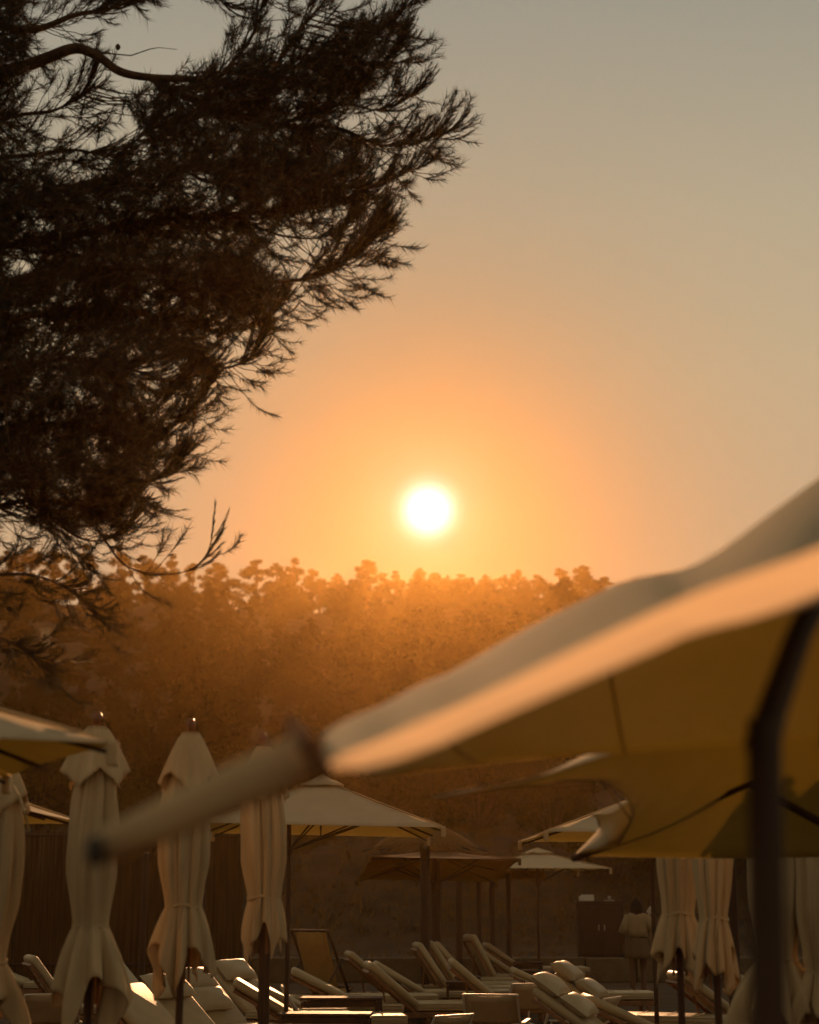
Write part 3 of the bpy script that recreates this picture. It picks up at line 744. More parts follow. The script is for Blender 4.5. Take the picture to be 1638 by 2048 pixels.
def pillow_mesh(name, parent, c, size, rm, seed=0):
    lx, ly, lz = size; V, Fc = [], []; n, m = 14, 14; rr = random.Random(seed)
    f1, f2 = rr.uniform(0, 6), rr.uniform(0, 6)
    for side in (1, -1):
        for j in range(m + 1):
            for i in range(n + 1):
                u, v = i / n * 2 - 1, j / m * 2 - 1
                th = max(0, (1 - abs(u) ** 3.2)) ** .5 * max(0, (1 - abs(v) ** 3.2)) ** .5
                px_ = u * (1 - .07 * (1 - abs(v)) * abs(u)); py_ = v * (1 - .07 * (1 - abs(u)) * abs(v))
                V.append(Vector(c) + rm @ Vector((px_ * lx / 2, py_ * ly / 2, side * lz / 2 * th * (1 + .08 * math.sin(4 * u + f1) * math.sin(3 * v + f2)))))
    K = (n + 1) * (m + 1)
    for s in (0, 1):
        for j in range(m):
            for i in range(n):
                q = s * K + j * (n + 1) + i; f = [q, q + 1, q + n + 2, q + n + 1]
                Fc.append(f if s == 0 else f[::-1])
    return mesh_obj(name, V, Fc, M['pillow'], parent, True)

LP = {}
GL = 'sun loungers on the beach'
def lounger(px, Y, deg, yaw, label, raised=0.0):
    key = deg
    if key not in LP: LP[key] = make_lounger(deg); o = LP[key]
    else: o = copy_tree(LP[key])
    tag(o, label, 'sun lounger', GL)
    o.location = (GX(px, Y, .4), Y, raised); o.rotation_euler = (0, 0, R(yaw))
    return o
def pillow_on(lg, along, label, deg, dy=0.0, size=(.33, .56, .15), seed=0, stand=0.0, grp='pillows on the loungers'):
    """a loose pillow lying on the back cushion, `along` metres up from the hinge"""
    q = R(deg); d = Vector((-math.cos(q), 0, math.sin(q))); nrm = Vector((math.sin(q), 0, math.cos(q)))
    c = Vector((-.14, dy, .33)) + d * along + nrm * (.115 + size[2] / 2 - .03)
    rm = Matrix(((-d.x, 0, nrm.x), (0, 1, 0), (-d.z, 0, nrm.z)))
    o = pillow_mesh('pillow', None, (0, 0, 0), size, Matrix.Rotation(lg.rotation_euler.z, 3, 'Z') @ rm, seed)
    o.location = Vector(lg.location) + Matrix.Rotation(lg.rotation_euler.z, 3, 'Z') @ c
    tag(o, label, 'pillow', grp); return o

lounger(706, 23.2, 26, 4, 'low lounger behind the low wooden tables, left of the big triangular back')
lounger(790, 25.4, 40, 10, 'lounger in deep shade between the ochre deckchair and the straw parasol pole')
lounger(1145, 23.8, 24, 2, 'flat lounger between the far loungers and the pillow piled pair')
# far group, centre right  (px is the pivot column between back and seat)
lounger(1052, 31.6, 34, 6, 'farthest pale lounger, its low back behind the last slim pole')
lounger(1036, 30.0, 34, 3, 'pale lounger with thick flat pad just in front of the farthest one')
lounger(992, 28.6, 62, 14, 'lounger with a steep wide back right of the slim pole')
lounger(950, 27.6, 48, 2, 'empty flat lounger with its foot end left of the wooden stool')
lounger(925, 26.2, 56, 8, 'lounger whose upright back peeps out right of the thick pole')
lounger(905, 25.2, 56, 8, 'lounger with its back between the straw parasol pole and the thick pole')
lounger(862, 24.2, 30, 4, 'lounger with a low sloping back left of the straw parasol pole')
lounger(846, 21.6, 40, 9, 'lounger with a big triangular back left of the straw parasol pole')
lounger(1010, 22.4, 40, 3, 'lounger with striped sunlight on its foot end behind the white sling chair')
l_a = lounger(610, 19.4, 30, 5, 'sunlit flat lounger in front behind the low wooden tables')
lounger(620, 21.2, 24, 5, 'flat lounger with bright sun patches between the two low tables')
lounger(560, 22.8, 24, 6, 'low pale lounger right of the third closed parasol')
# left group with pillows
l1 = lounger(470, 18.0, 40, -38, 'lounger below the second closed parasol with two stacked striped pillows')
l2 = lounger(540, 20.2, 40, -36, 'lounger behind the third closed parasol pole with one pillow')
l3 = lounger(420, 16.4, 38, -36, 'nearest lounger under the bundled hem of the second closed parasol')
l4 = lounger(368, 15.6, 42, -25, 'dim lounger left of the second closed parasol pole')
lounger(150, 21.0, 52, 22, 'dark lounger with its boxy raised back left of the first closed parasol')
lounger(282, 24.0, 44, -20, 'lounger whose back slants behind the first closed parasol')
l5 = lounger(20, 14.6, 30, 8, 'lounger in the lower left corner beside the half hidden closed parasol')
lounger(70, 26.5, 20, 3, 'low lounger lying in front of the reed fence at the left')
# right pair
r1 = lounger(1250, 19.6, 34, -20, 'lounger piled with pillows in the row of two right of the sling chair, rear one')
r2 = lounger(1236, 16.8, 34, -18, 'lounger piled with pillows in the row of two right of the sling chair, front one')
lounger(1335, 17.6, 24, 4, 'sunlit flat lounger below the paired closed parasols')
lounger(1478, 19.8, 36, 12, 'dark lounger with raised back below the right one of the paired closed parasols')
lounger(1560, 24.0, 24, 0, 'lounger glimpsed between the dark pole and the blurred near pole')
PG = 'pillows on the loungers'
pillow_on(l1, .62, 'striped upper pillow of the stacked pair below the second closed parasol', 40, -.1, seed=1)
pillow_on(l1, .32, 'striped lower pillow of the stacked pair below the second closed parasol', 40, -.1, seed=2)
pillow_on(l2, .62, 'single pillow catching sun behind the third closed parasol pole', 40, -.05, seed=3)
pillow_on(l3, .66, 'pillow under the hem of the second closed parasol', 38, 0, seed=4)
pillow_on(l5, .25, 'pillow in the lower left corner with a sunlit rim', 30, -.1, (.4, .6, .2), 5)
pillow_on(r1, .72, 'upper pillow on the rear lounger of the piled pair', 34, -.05, seed=6)
pillow_on(r1, .38, 'lower pillow on the rear lounger of the piled pair', 34, -.05, seed=7)
pillow_on(r2, .72, 'upper pillow on the front lounger of the piled pair', 34, -.05, seed=8)
pillow_on(r2, .38, 'lower pillow on the front lounger of the piled pair', 34, -.05, seed=9)

# ------------------------------------------------------------------ low wooden tables
def make_table():
    root = empty('side_table')
    t = MB()
    for k in range(5): t.box((0, -.19 + k * .095, .445), (1.0, .082, .03), bev=.006)
    t.build('tabletop', M['wood'], root)
    for sx in (-1, 1):
        for sy in (-1, 1): MB().box((sx * .45, sy * .19, .205), (.075, .06, .41), bev=.006).build('leg', M['wood'], root)
    a = MB()
    for sy in (-1, 1): a.box((0, sy * .19, .395), (.82, .03, .06))
    a.build('apron', M['wood'], root)
    return root
tb = make_table()
for i, (px, Y, z, yaw, sx, lab) in enumerate([
    (650, 18.4, .03, -3, 1.0, 'long low dark table in front with sunlit edges'),
    (684, 20.6, .06, -2, .98, 'low dark table right behind the front one'),
    (1115, 26.4, .10, -5, .50, 'small square table among the far loungers'),
    (1078, 27.8, .05, -3, .55, 'dark small table left of the small square one'),
    (1056, 29.9, .10, -3, .52, 'small pale topped table by the farthest loungers'),
    (925, 23.4, .10, -2, .45, 'little dark table behind the white sling chair'),
    (936, 24.8, .10, -4, .38, 'little dark table right of the straw parasol pole')]):
    o = tb if i == 0 else copy_tree(tb)
    tag(o, lab, 'table', 'low side tables'); o.location = (GX(px, Y, .45), Y, 0); o.rotation_euler = (0, 0, R(yaw)); o.scale = (sx, .8, (.47 + z) / .46)

# ------------------------------------------------------------------ sling chairs
def make_chair(frame_m, sling_m):
    """seen from behind: faces +Y; width .6"""
    root = empty('sling_chair')
    for sx in (-1, 1):
        x = sx * .29
        MB().tube([(x, .42, .38), (x, 0.0, .34), (x, -.30, .36)], .014, 8).build('side_rail', M[frame_m], root)
        MB().tube([(x, .38, .40), (x, -.16, 0.0)], .015, 8).build('leg', M[frame_m], root)
        MB().tube([(x * .93, -.44, .98), (x * .93, -.12, .34), (x * .93, .22, 0.0)], .015, 8).build('leg', M[frame_m], root)
        MB().box((x * 1.04, .05, .62), (.05, .52, .025), bev=.008).build('armrest', M[frame_m], root)
        MB().tube([(x, .28, .62), (x, .33, .38)], .012, 6).build('arm_post', M[frame_m], root)
    for q0, q1 in (((-.27, -.44, .98), (.27, -.44, .98)), ((-.29, .42, .38), (.29, .42, .38)), ((-.27, .1, .12), (.27, .1, .12))): MB().tube([q0, q1], .013, 8).build('crossbar', M[frame_m], root)
    for nm, prof in (('back_sling', [(-.44, .98), (-.40, .90), (-.35, .79), (-.30, .68), (-.28, .63)]), ('seat_sling', [(-.20, .37), (-.08, .345), (.02, .33), (.2, .34), (.42, .38)])):
     V, Fc = [], []
     for (y, z) in prof:
        for k in range(7):
            s = k / 6 * 2 - 1; V.append((s * .265, y - .02 * (1 - s * s), z - .025 * (1 - s * s)))
     for j in range(len(prof) - 1):
        for k in range(6): q = j * 7 + k; Fc.append([q, q + 1, q + 8, q + 7])
     solid(mesh_obj(nm, V, Fc, M[sling_m], root, True), .006)
    return root
wc = make_chair('white', 'sling')
for i, (px, Y, yaw, sc, lab) in enumerate([
    (992, 17.4, -10, 1.0, 'white sling chair seen from behind at the bottom centre'),
    (1035, 19.4, 22, 1.0, 'second white sling chair partly hidden behind the central one'),
    (855, 16.0, 40, .86, 'white sling chair cut off by the bottom edge below the straw parasol pole'),
    (92, 17.2, 20, 1.02, 'white sling chair left of the first closed parasol hem'),
    (283, 17.4, -28, .98, 'white sling chair between the first two closed parasols'),
    (1162, 18.6, 62, .85, 'white folding chair beside the pillow piled loungers')]):
    o = wc if i == 0 else copy_tree(wc)
    tag(o, lab, 'chair', 'white sling chairs'); o.location = (GX(px, Y, .5), Y, 0); o.rotation_euler = (0, 0, R(yaw)); o.scale = (sc, sc, sc * .78)
fc = copy_tree(wc); tag(fc, 'white sling chair with its back leaning over the low dark tables', 'chair', 'white sling chairs')
fc.location = (GX(642, 19.3, .5), 19.3, 0); fc.rotation_euler = (0, 0, R(-84)); fc.scale = (.8, 1, .74)
# tall ochre deckchair
dc = empty('deckchair', 'tall ochre deckchair with dark wooden frame behind the low tables', 'chair', (GX(640, 24.4, .6), 24.4, 0), R(-28))
for sx in (-1, 1):
    MB().tube([(sx * .30, -.30, 1.22), (sx * .30, .55, .0)], .022, 8).build('leg', M['wood'], dc)
    MB().tube([(sx * .26, .48, .42), (sx * .26, -.45, 0)], .022, 8).build('leg', M['wood'], dc)
    MB().tube([(sx * .33, .0, .78), (sx * .33, -.42, .42), (sx * .33, -.42, 0.0)], .016, 8).build('back_stay', M['wood'], dc)
for q0, q1 in (((-.31, -.30, 1.22), (.31, -.30, 1.22)), ((-.27, .48, .42), (.27, .48, .42))): MB().tube([q0, q1], .02, 8).build('crossbar', M['wood'], dc)
V, Fc = [], []; prof = [(-.30, 1.22), (-.2, 1.02), (-.07, .78), (.03, .55), (.12, .38), (.26, .33), (.48, .42)]
for (y, z) in prof:
    for k in range(7): s = k / 6 * 2 - 1; V.append((s * .25, y - .02 * (1 - s * s), z - .02 * (1 - s * s)))
for j in range(len(prof) - 1):
    for k in range(6): q = j * 7 + k; Fc.append([q, q + 1, q + 8, q + 7])
solid(mesh_obj('sling', V, Fc, M['ochre'], dc, True), .006)

# ------------------------------------------------------------------ cabinet with things on it
Yc = 36.0; zc = terrain(GX(1200, Yc), Yc)
xc = GX(1200, Yc, 1.1); hc = W(1200, 1806, Yc).z - zc
cab = empty('bar_cabinet', 'dark wooden cabinet standing on the terrace left of the woman', 'cabinet', (xc, Yc, zc))
MB().box((0, 0, hc / 2), (.94, .55, hc), bev=.01).build('body', M['cabinet'], cab)
MB().box((0, 0, hc + .022), (1.02, .62, .04), bev=.01).build('top', M['cabinet'], cab)
for sx in (-1, 1):
    d = MB().box((sx * .225, -.285, hc / 2), (.42, .025, hc - .12), bev=.008).build('door', M['cabinet'], cab)
    MB().box((sx * .06, -.305, hc * .55), (.015, .02, .12), bev=.004).build('handle', M['white'], d)
bx = MB().box((0, 0, .05), (.30, .24, .10), bev=.01); bx.box((.02, .01, .115), (.26, .2, .025), bev=.008)
o = bx.build('towel', M['paper']); o.location = (xc - .28, Yc - .05, zc + hc + .043); tag(o, 'folded pale towel on the left of the dark cabinet', 'towel')
gl = MB().lathe([(0, 0), (.03, 0), (.036, .1), (.033, .1), (.028, .01), (0, .01)], (0, 0, 0), 14).build('drinking_glass', M['glass'], None, True)
gl.location = (xc + .2, Yc - .1, zc + hc + .043); tag(gl, 'small glass on the dark cabinet top', 'glass')
gl2 = MB().box((0, 0, .008), (.2, .14, .016), bev=.004).build('tray', M['white']); gl2.location = (xc + .22, Yc + .1, zc + hc + .043); tag(gl2, 'small pale tray behind the glass on the cabinet', 'tray')

# ------------------------------------------------------------------ the woman
Yp = 28.9; xp = GX(1276, Yp, 0.8)
wm = empty('person', 'woman seen from behind in white top and beige skirt, holding something pale', 'person', (xp, Yp, 0), R(-8))
def skin_body(joints, bones, name, material, parent, lv=2):
    me = bpy.data.meshes.new(name); me.from_pydata([j[0] for j in joints], bones, []); me.update(); me.materials.append(material)
    o = bpy.data.objects.new(name, me); col.objects.link(o); o.parent = parent
    sk = o.modifiers.new('skin', 'SKIN'); sk.use_smooth_shade = True
    for i, j in enumerate(joints):
        r = j[1]; me.skin_vertices[0].data[i].radius = (r, r) if isinstance(r, float) else r
    me.skin_vertices[0].data[0].use_root = True
    ss = o.modifiers.new('sub', 'SUBSURF'); ss.levels = lv; ss.render_levels = lv
    return o
J = [((0, 0, .93), (.125, .10)), ((0, -.01, 1.08), (.105, .085)), ((0, -.01, 1.25), (.13, .09)), ((0, -.01, 1.37), (.10, .07)), ((0, 0, 1.43), .045), ((0, .01, 1.50), .058), ((0, .02, 1.57), (.075, .085)), ((0, .02, 1.62), .05),
     ((-.17, -.01, 1.35), .048), ((-.235, -.02, 1.10), .038), ((-.25, .04, .87), .028), ((-.25, .06, .80), (.032, .018)),
     ((.17, -.01, 1.35), .048), ((.27, .02, 1.12), .038), ((.235, .20, 1.30), .028), ((.225, .23, 1.37), (.032, .018)),
     ((-.085, 0, .82), .092), ((-.095, .0, .48), .058), ((-.10, -.02, .30), .056), ((-.10, -.01, .09), .036), ((-.10, .02, .045), .036), ((-.11, .13, .03), .030),
     ((.085, 0, .82), .092), ((.085, .04, .48), .058), ((.08, .0, .30), .056), ((.08, -.02, .09), .036), ((.08, .01, .045), .036), ((.09, .13, .03), .030)]
B = [(0, 1), (1, 2), (2, 3), (3, 4), (4, 5), (5, 6), (6, 7), (3, 8), (8, 9), (9, 10), (10, 11), (3, 12), (12, 13), (13, 14), (14, 15), (0, 16), (16, 17), (17, 18), (18, 19), (19, 20), (20, 21), (0, 22), (22, 23), (23, 24), (24, 25), (25, 26), (26, 27)]
def hand(palm, dirv, side, curl):
    """five fingers rooted in the palm joint"""
    pi = palm; p0 = Vector(J[pi][0]); d = Vector(dirv).normalized(); s = Vector(side).normalized(); c = Vector(curl).normalized()
    for k, (off, ln) in enumerate(((-.024, .062), (-.008, .072), (.008, .068), (.024, .052))):
        a = p0 + s * off + d * .03; b = a + d * ln * .5 + c * .008; e = b + d * ln * .35 + c * .022
        i = len(J); J.extend([(tuple(a), .0095), (tuple(b), .0085), (tuple(e), .0065)]); B.extend([(pi, i), (i, i + 1), (i + 1, i + 2)])
    a = p0 - s * .034 + c * .01; b = a + d * .03 - s * .014 + c * .012; e = b + d * .025
    i = len(J); J.extend([(tuple(a), .0105), (tuple(b), .0095), (tuple(e), .0075)]); B.extend([(pi, i), (i, i + 1), (i + 1, i + 2)])
hand(11, (0, .05, -1), (0, 1, 0), (1, 0, 0)); hand(15, (-.1, .35, 1), (1, 0, 0), (0, -1, 0))
body = skin_body(J, B, 'body', M['skin'], wm)
# hair: chin length bob
V, Fc = [], []; nA, nZ = 28, 14
for j in range(nZ + 1):
    t = j / nZ
    for i in range(nA):
        a = 2 * math.pi * i / nA
        z = 1.66 - .31 * t; r = .105 * math.sin(min(1, t * 1.9 + .03) * math.pi / 2) ** .7 * (1 + .18 * max(0, t - .4)) * (1 + .03 * math.sin(9 * a + 5 * t))
        front = math.sin(a)
        if front > .25 and t > .45: r *= .72
        V.append((r * math.cos(a), .015 + r * 1.08 * math.sin(a), z + .015 * math.sin(5 * a) * t))
for j in range(nZ):
    for i in range(nA): q = j * nA + i; q2 = j * nA + (i + 1) % nA; Fc.append([q, q2, q2 + nA, q + nA])
Fc.append(list(range(nA))); mesh_obj('hair', V, Fc, M['hair'], wm, True)
def shell(name, rings, material, n=32, wob=.02, seed=0):
    V, Fc = [], []; rr = random.Random(seed); f = rr.uniform(0, 6)
    for (cx, cy_, z, rx, ry) in rings:
        for i in range(n):
            a = 2 * math.pi * i / n; k = 1 + wob * math.sin(7 * a + f + z * 5) + wob * .6 * math.sin(12 * a + 2 * f)
            V.append((cx + rx * k * math.cos(a), cy_ + ry * k * math.sin(a), z))
    for j in range(len(rings) - 1):
        for i in range(n): q = j * n + i; q2 = j * n + (i + 1) % n; Fc.append([q, q2, q2 + n, q + n])
    return solid(mesh_obj(name, V, Fc, material, wm, True), .006)
shell('top', [(0, 0, 1.425, .065, .06), (0, -.01, 1.40, .14, .085), (0, -.01, 1.36, .19, .105), (0, -.01, 1.25, .175, .12), (0, -.01, 1.12, .165, .12), (0, -.01, 1.02, .175, .125)], M['shirt'], wob=.025)
def sleeve(a, b, ra, rb):
    mb = MB(); mb.tube([a, Vector(a).lerp(Vector(b), .5), b], [ra, (ra + rb) / 2 * 1.05, rb], 16, caps=False); solid(mb.build('sleeve', M['shirt'], wm, True), .006)
sleeve((-.14, -.01, 1.37), (-.245, -.02, 1.07), .062, .085); sleeve((.14, -.01, 1.37), (.262, .01, 1.12), .062, .085)
shell('skirt', [(0, 0, 1.03, .125, .105), (0, 0, .98, .15, .125), (0, 0, .88, .185, .15), (0, 0, .76, .205, .17), (0, 0, .66, .225, .19)], M['skirt'], wob=.04, seed=2)
for sx, dy in ((-.10, 0), (.08, -.01)):
    MB().box((sx, .05 + dy, .016), (.085, .24, .032), bev=.012).build('shoe', M['sling'], wm)
ph = MB().box((0, 0, 0), (.085, .05, .125), bev=.012).build('phone', M['paper']); hp = Matrix.Rotation(R(-8), 3, 'Z') @ Vector((.225, .21, 1.45))
ph.location = Vector((xp, Yp, 0)) + hp; ph.rotation_euler = (R(15), R(35), 0); tag(ph, 'small pale object held up in the woman\'s right hand', 'phone')

# ------------------------------------------------------------------ the pine whose branches fill the upper left
PY = 11.5
TX, TY = -4.45, 11.8
pine = empty('pine_tree', 'large dark pine with long needled branches filling the upper left', 'tree', (TX, TY, 0))
po = Vector((TX, TY, 0))
tr = MB(); tr.tube([(0, 0, -.2), (.05, 0, 1.5), (-.03, .05, 3.2), (.06, 0, 5.0), (.0, -.05, 6.6), (.1, 0, 9.8)], [.24, .2, .18, .16, .13, .08], 14)
tr.build('trunk', M['bark'], pine, True)
BR = [  # points (px, py, dY), first radius
    ([(-360, 330, .2), (-120, 190, .1), (20, 143, 0), (90, 118, 0), (150, 97, 0), (195, 112, 0), (240, 143, 0), (300, 155, 0), (380, 158, 0), (450, 168, 0), (540, 150, -.1), (640, 115, -.2), (720, 85, -.2), (775, 45, -.2), (818, 8, -.2)], .062, 1),
    ([(300, 155, 0), (420, 215, .2), (560, 250, .3), (670, 255, .3), (760, 290, .3), (830, 285, .3), (898, 262, .3)], .03, 0),
    ([(540, 150, -.1), (600, 60, -.1), (650, 0, 0), (690, -60, 0)], .02, 0),
    ([(430, 165, 0), (500, 80, .2), (520, 20, .2), (560, -40, .2)], .02, 0),
    ([(600, 130, 0), (700, 150, 0), (760, 130, 0), (800, 90, 0)], .018, 0),
    ([(560, 250, .3), (680, 210, .2), (760, 220, .2), (830, 185, .2)], .018, 0),
    ([(-360, 480, 0), (-60, 420, -.2), (120, 380, -.3), (300, 340, -.3), (470, 330, -.2), (620, 360, -.1), (740, 375, 0), (840, 335, 0)], .04, 0),
    ([(-360, 520, .3), (-60, 500, .3), (160, 470, .4), (340, 440, .4), (500, 430, .4), (620, 420, .4), (700, 410, .4), (760, 400, .4)], .04, 0),
    ([(-360, 640, -.2), (-60, 580, -.2), (150, 540, -.2), (350, 540, -.3), (520, 560, -.3), (640, 560, -.3), (720, 530, -.3), (775, 490, -.3), (805, 462, -.3)], .04, 0),
    ([(640, 560, -.3), (720, 520, -.3), (775, 465, -.3), (796, 428, -.3)], .012, 0),
    ([(500, 430, .4), (600, 470, .3), (690, 475, .3), (740, 445, .3)], .015, 0),
    ([(-360, 740, .2), (-60, 660, .2), (150, 620, .2), (330, 630, .2), (470, 660, .2), (550, 645, .2), (602, 605, .2)], .036, 0),
    ([(330, 630, .2), (430, 700, .1), (490, 735, .1), (540, 715, .1), (560, 680, .1)], .02, 0),
    ([(-360, 860, -.3), (-60, 760, -.3), (120, 720, -.3), (260, 730, -.3), (370, 760, -.3), (450, 745, -.3)], .034, 0),
    ([(-360, 960, .1), (-60, 870, .1), (90, 850, .1), (220, 860, .1), (320, 880, .1), (390, 850, .1), (430, 810, .1), (450, 778, .1)], .034, 0),
    ([(220, 860, .1), (300, 850, .1), (360, 810, .1), (395, 772, .1)], .014, 0),
    ([(-360, 1040, -.2), (-60, 950, -.2), (90, 930, -.2), (220, 945, -.2), (320, 960, -.2), (370, 945, -.2), (404, 915, -.2)], .032, 0),
    ([(-360, 1120, .2), (-60, 1030, .2), (60, 1000, .2), (160, 1010, .2), (240, 1030, .2), (288, 1000, .2)], .03, 0),
    ([(60, 1000, .2), (130, 1050, .1), (190, 1080, .1), (250, 1075, .1), (285, 1045, .1)], .018, 0),
    ([(160, 1010, .2), (200, 1065, .1), (250, 1130, .1), (320, 1148, .1), (380, 1140, .1), (412, 1110, .1), (424, 1076, .1)], .012, 2),
    ([(-360, 20, 0), (-60, 40, 0), (60, 60, 0), (150, 30, 0), (230, 15, 0), (300, -20, 0)], .05, 0),
    ([(-360, 300, 0), (-60, 250, .2), (40, 230, .2), (110, 220, .2), (160, 190, .2), (182, 155, .2)], .03, 0),
    ([(-300, 420, 0), (-60, 330, 0), (60, 310, .1), (150, 300, .1), (230, 310, .1), (300, 250, .1)], .03, 0),
    ([(-300, -60, 0), (0, -60, 0), (200, -70, 0), (380, -40, 0), (450, 10, 0)], .04, 0),
    ([(-360, 1230, 0), (-60, 1160, 0), (60, 1150, 0), (150, 1180, 0), (210, 1230, 0)], .02, 3),
    ([(-300, 1330, .2), (-60, 1270, .2), (30, 1290, .2), (90, 1330, .2)], .018, 3),
]
def adj(x, y):
    k_ = 42 * min(1, max(0, (x - 40) / 360)) * min(1, max(0, (y - 330) / 120))
    return x - k_
BR = [([(adj(p[0], p[1]), p[1], p[2]) for p in pts], r0, kind) if kind != 2 else (pts, r0, kind) for pts, r0, kind in BR]
def catmull(P, n):
    out = []
    for i in range(len(P) - 1):
        p0, p1, p2, p3 = P[max(i - 1, 0)], P[i], P[i + 1], P[min(i + 2, len(P) - 1)]
        for k in range(n):
            s = k / n; out.append(.5 * ((2 * p1) + (-p0 + p2) * s + (2 * p0 - 5 * p1 + 4 * p2 - p3) * s * s + (-p0 + 3 * p1 - 3 * p2 + p3) * s ** 3))
    out.append(P[-1]); return out
rr = random.Random(21); rs = np.random.RandomState(21)
twigs = MB(); shoots = []          # shoots: list of polyline (list of Vector), needle length
def in_frame_hole(px, py):
    for (hx, hy, hr, k) in HOLES:
        if ((px - hx) / hr) ** 2 + ((py - hy) / (hr * k)) ** 2 < 1: return True
    return False
HOLES = [(105, 165, 40, .6), (225, 60, 60, .55), (330, 60, 80, .9), (330, 110, 60, .4), (235, 250, 45, .8), (250, 300, 40, .9), (110, 255, 35, .6), (60, 225, 25, .8), (430, 60, 45, .9), (700, 245, 24, .6), (560, 455, 36, .5), (570, 540, 34, .8), (75, 665, 22, .8), (385, 370, 26, .7), (545, 310, 16, .9), (300, 430, 18, .9), (30, 530, 30, .9)]
limbs = []
for pts, r0, kind in BR:
    P = [W(p[0], p[1], PY + p[2]) - po for p in pts]
    C = catmull(P, 6); n = len(C)
    rad = [max(.0045, r0 * (1 - .93 * (k / (n - 1)) ** .8)) for k in range(n)]
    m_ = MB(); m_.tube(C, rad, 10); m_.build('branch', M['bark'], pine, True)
    pc = [(p[0], p[1]) for p in pts]
    C2 = catmull([Vector((p[0], p[1], PY + p[2])) for p in pts], 6)
    limbs.append((C2, kind))
def add_shoot(start, d0, length, curve, nl, steps=6):
    length *= 1.2; nl *= 1.2
    """start, d0 in (px, py, Y) image-like space of scale ~F/PY px per metre; grown in world space"""
    p = Vector(start); d = Vector(d0).normalized(); out = [p.copy()]
    for k in range(steps):
        d = (d + Vector(curve) * (1.0 / steps)).normalized(); p = p + d * (length / steps); out.append(p.copy())
    shoots.append((out, nl)); return out
for C2, kind in limbs:
    n = len(C2); L_ = 0; step = 0
    for k in range(1, n):
        a, b = C2[k - 1], C2[k]
        seg = (W(b.x, b.y, b.z) - W(a.x, a.y, a.z)).length; f = k / (n - 1)
        tdir = (W(b.x, b.y, b.z) - W(a.x, a.y, a.z)).normalized()
        dens = 44 if kind == 0 else (26 if f > .55 else 0) if kind == 1 else (7 if f > .2 else 3) if kind == 2 else 26
        cnt = dens * seg; cnt = int(cnt) + (rr.random() < cnt % 1)
        for _ in range(cnt):
            s = rr.random(); c = a.lerp(b, s)
            if c.x < -260: continue
            spread = (1 - f) * .55 + .16
            up = rr.choice((-1, 1)) if f < .8 else rr.choice((-1, 1, 1))
            base_ = W(c.x, c.y, c.z) - po
            side_ = Vector((rr.uniform(-.3, .5), rr.uniform(-.8, .8), up * rr.uniform(.3, 1.2)))
            d0 = (tdir * rr.uniform(.3, 1.4) + side_ * 1.0).normalized()
            ln1 = 1.22 * rr.uniform(.05, .30) * (spread * 1.7 if kind < 2 else .6)
            tip = base_ + d0 * ln1
            # where it would show; keep the sky holes open
            w_ = tip + po - Vector((0, 0, EYE)); dep = w_.y * CP + w_.z * SP
            ppx = 819 + F * w_.x / dep; ppy = 1024 - F * (-w_.y * SP + w_.z * CP) / dep
            if in_frame_hole(ppx, ppy) and rr.random() < .93: continue
            twigs.tube([base_, base_.lerp(tip, .5) + Vector((0, 0, -.008)), tip], [.0045, .0035, .003], 4, caps=False)
            q = d0.copy(); ln = rr.uniform(.12, .26)
            sh = add_shoot(tip, (q + Vector((0, 0, rr.uniform(-.35, .25)))), ln, (0.1, 0, rr.uniform(.4, 1.1)), rr.uniform(.055, .085))
            if rr.random() < .75:
                j = rr.randint(1, 3); add_shoot(sh[j], q + Vector((rr.uniform(-.3, .5), rr.uniform(-.5, .5), rr.uniform(-.6, .6))), ln * .7, (0.1, 0, rr.uniform(.3, 1.1)), rr.uniform(.05, .08), 5)
        # graceful upturned fingers near branch tips
    tipc = C2[-1]; e = W(tipc.x, tipc.y, tipc.z) - po
    td = (W(C2[-1].x, C2[-1].y, C2[-1].z) - W(C2[-4].x, C2[-4].y, C2[-4].z)).normalized()
    if kind < 2: add_shoot(e, td, .10, (0, 0, .3), .05)
    m0 = int(n * .62)
    for k in range(m0, n):
        c = C2[k]; bp = W(c.x, c.y, c.z) - po; t2 = (W(c.x, c.y, c.z) - W(C2[k - 1].x, C2[k - 1].y, C2[k - 1].z)).normalized()
        for _ in range(3 if kind != 2 else 1):
            sh = add_shoot(bp, t2 + Vector((rr.uniform(-.2, .9) if kind == 2 else rr.uniform(-.1, .3), rr.uniform(-.5, .5), rr.uniform(-.5, .45))), rr.uniform(.12, .24), (.05, 0, rr.uniform(.5, 1.2)), rr.uniform(.04, .055), 6)
MASS = [(-120, -60), (30, -60), (45, 20), (30, 60), (62, 110), (25, 190), (40, 240), (30, 320), (150, 400), (230, 330), (205, 230), (300, 165), (430, 160), (480, 100), (600, 120), (700, 40), (800, 50), (770, 110), (720, 190), (650, 240), (720, 280), (715, 350), (700, 405), (600, 440), (545, 470), (560, 540), (610, 560), (560, 600), (520, 640), (440, 650), (440, 700), (380, 730), (300, 720), (300, 800), (380, 850), (330, 900), (330, 950), (250, 960), (270, 1010), (220, 1060), (100, 1060), (0, 1000), (-60, 1010)]
MASS = [(adj(*p), p[1]) for p in MASS]
def inside(x, y, P):
    c_ = False; j = len(P) - 1
    for i in range(len(P)):
        if (P[i][1] > y) != (P[j][1] > y) and x < (P[j][0] - P[i][0]) * (y - P[i][1]) / (P[j][1] - P[i][1]) + P[i][0]: c_ = not c_
        j = i
    return c_
allp = [q for C2, kind in limbs if kind == 0 for q in C2]
k = 0
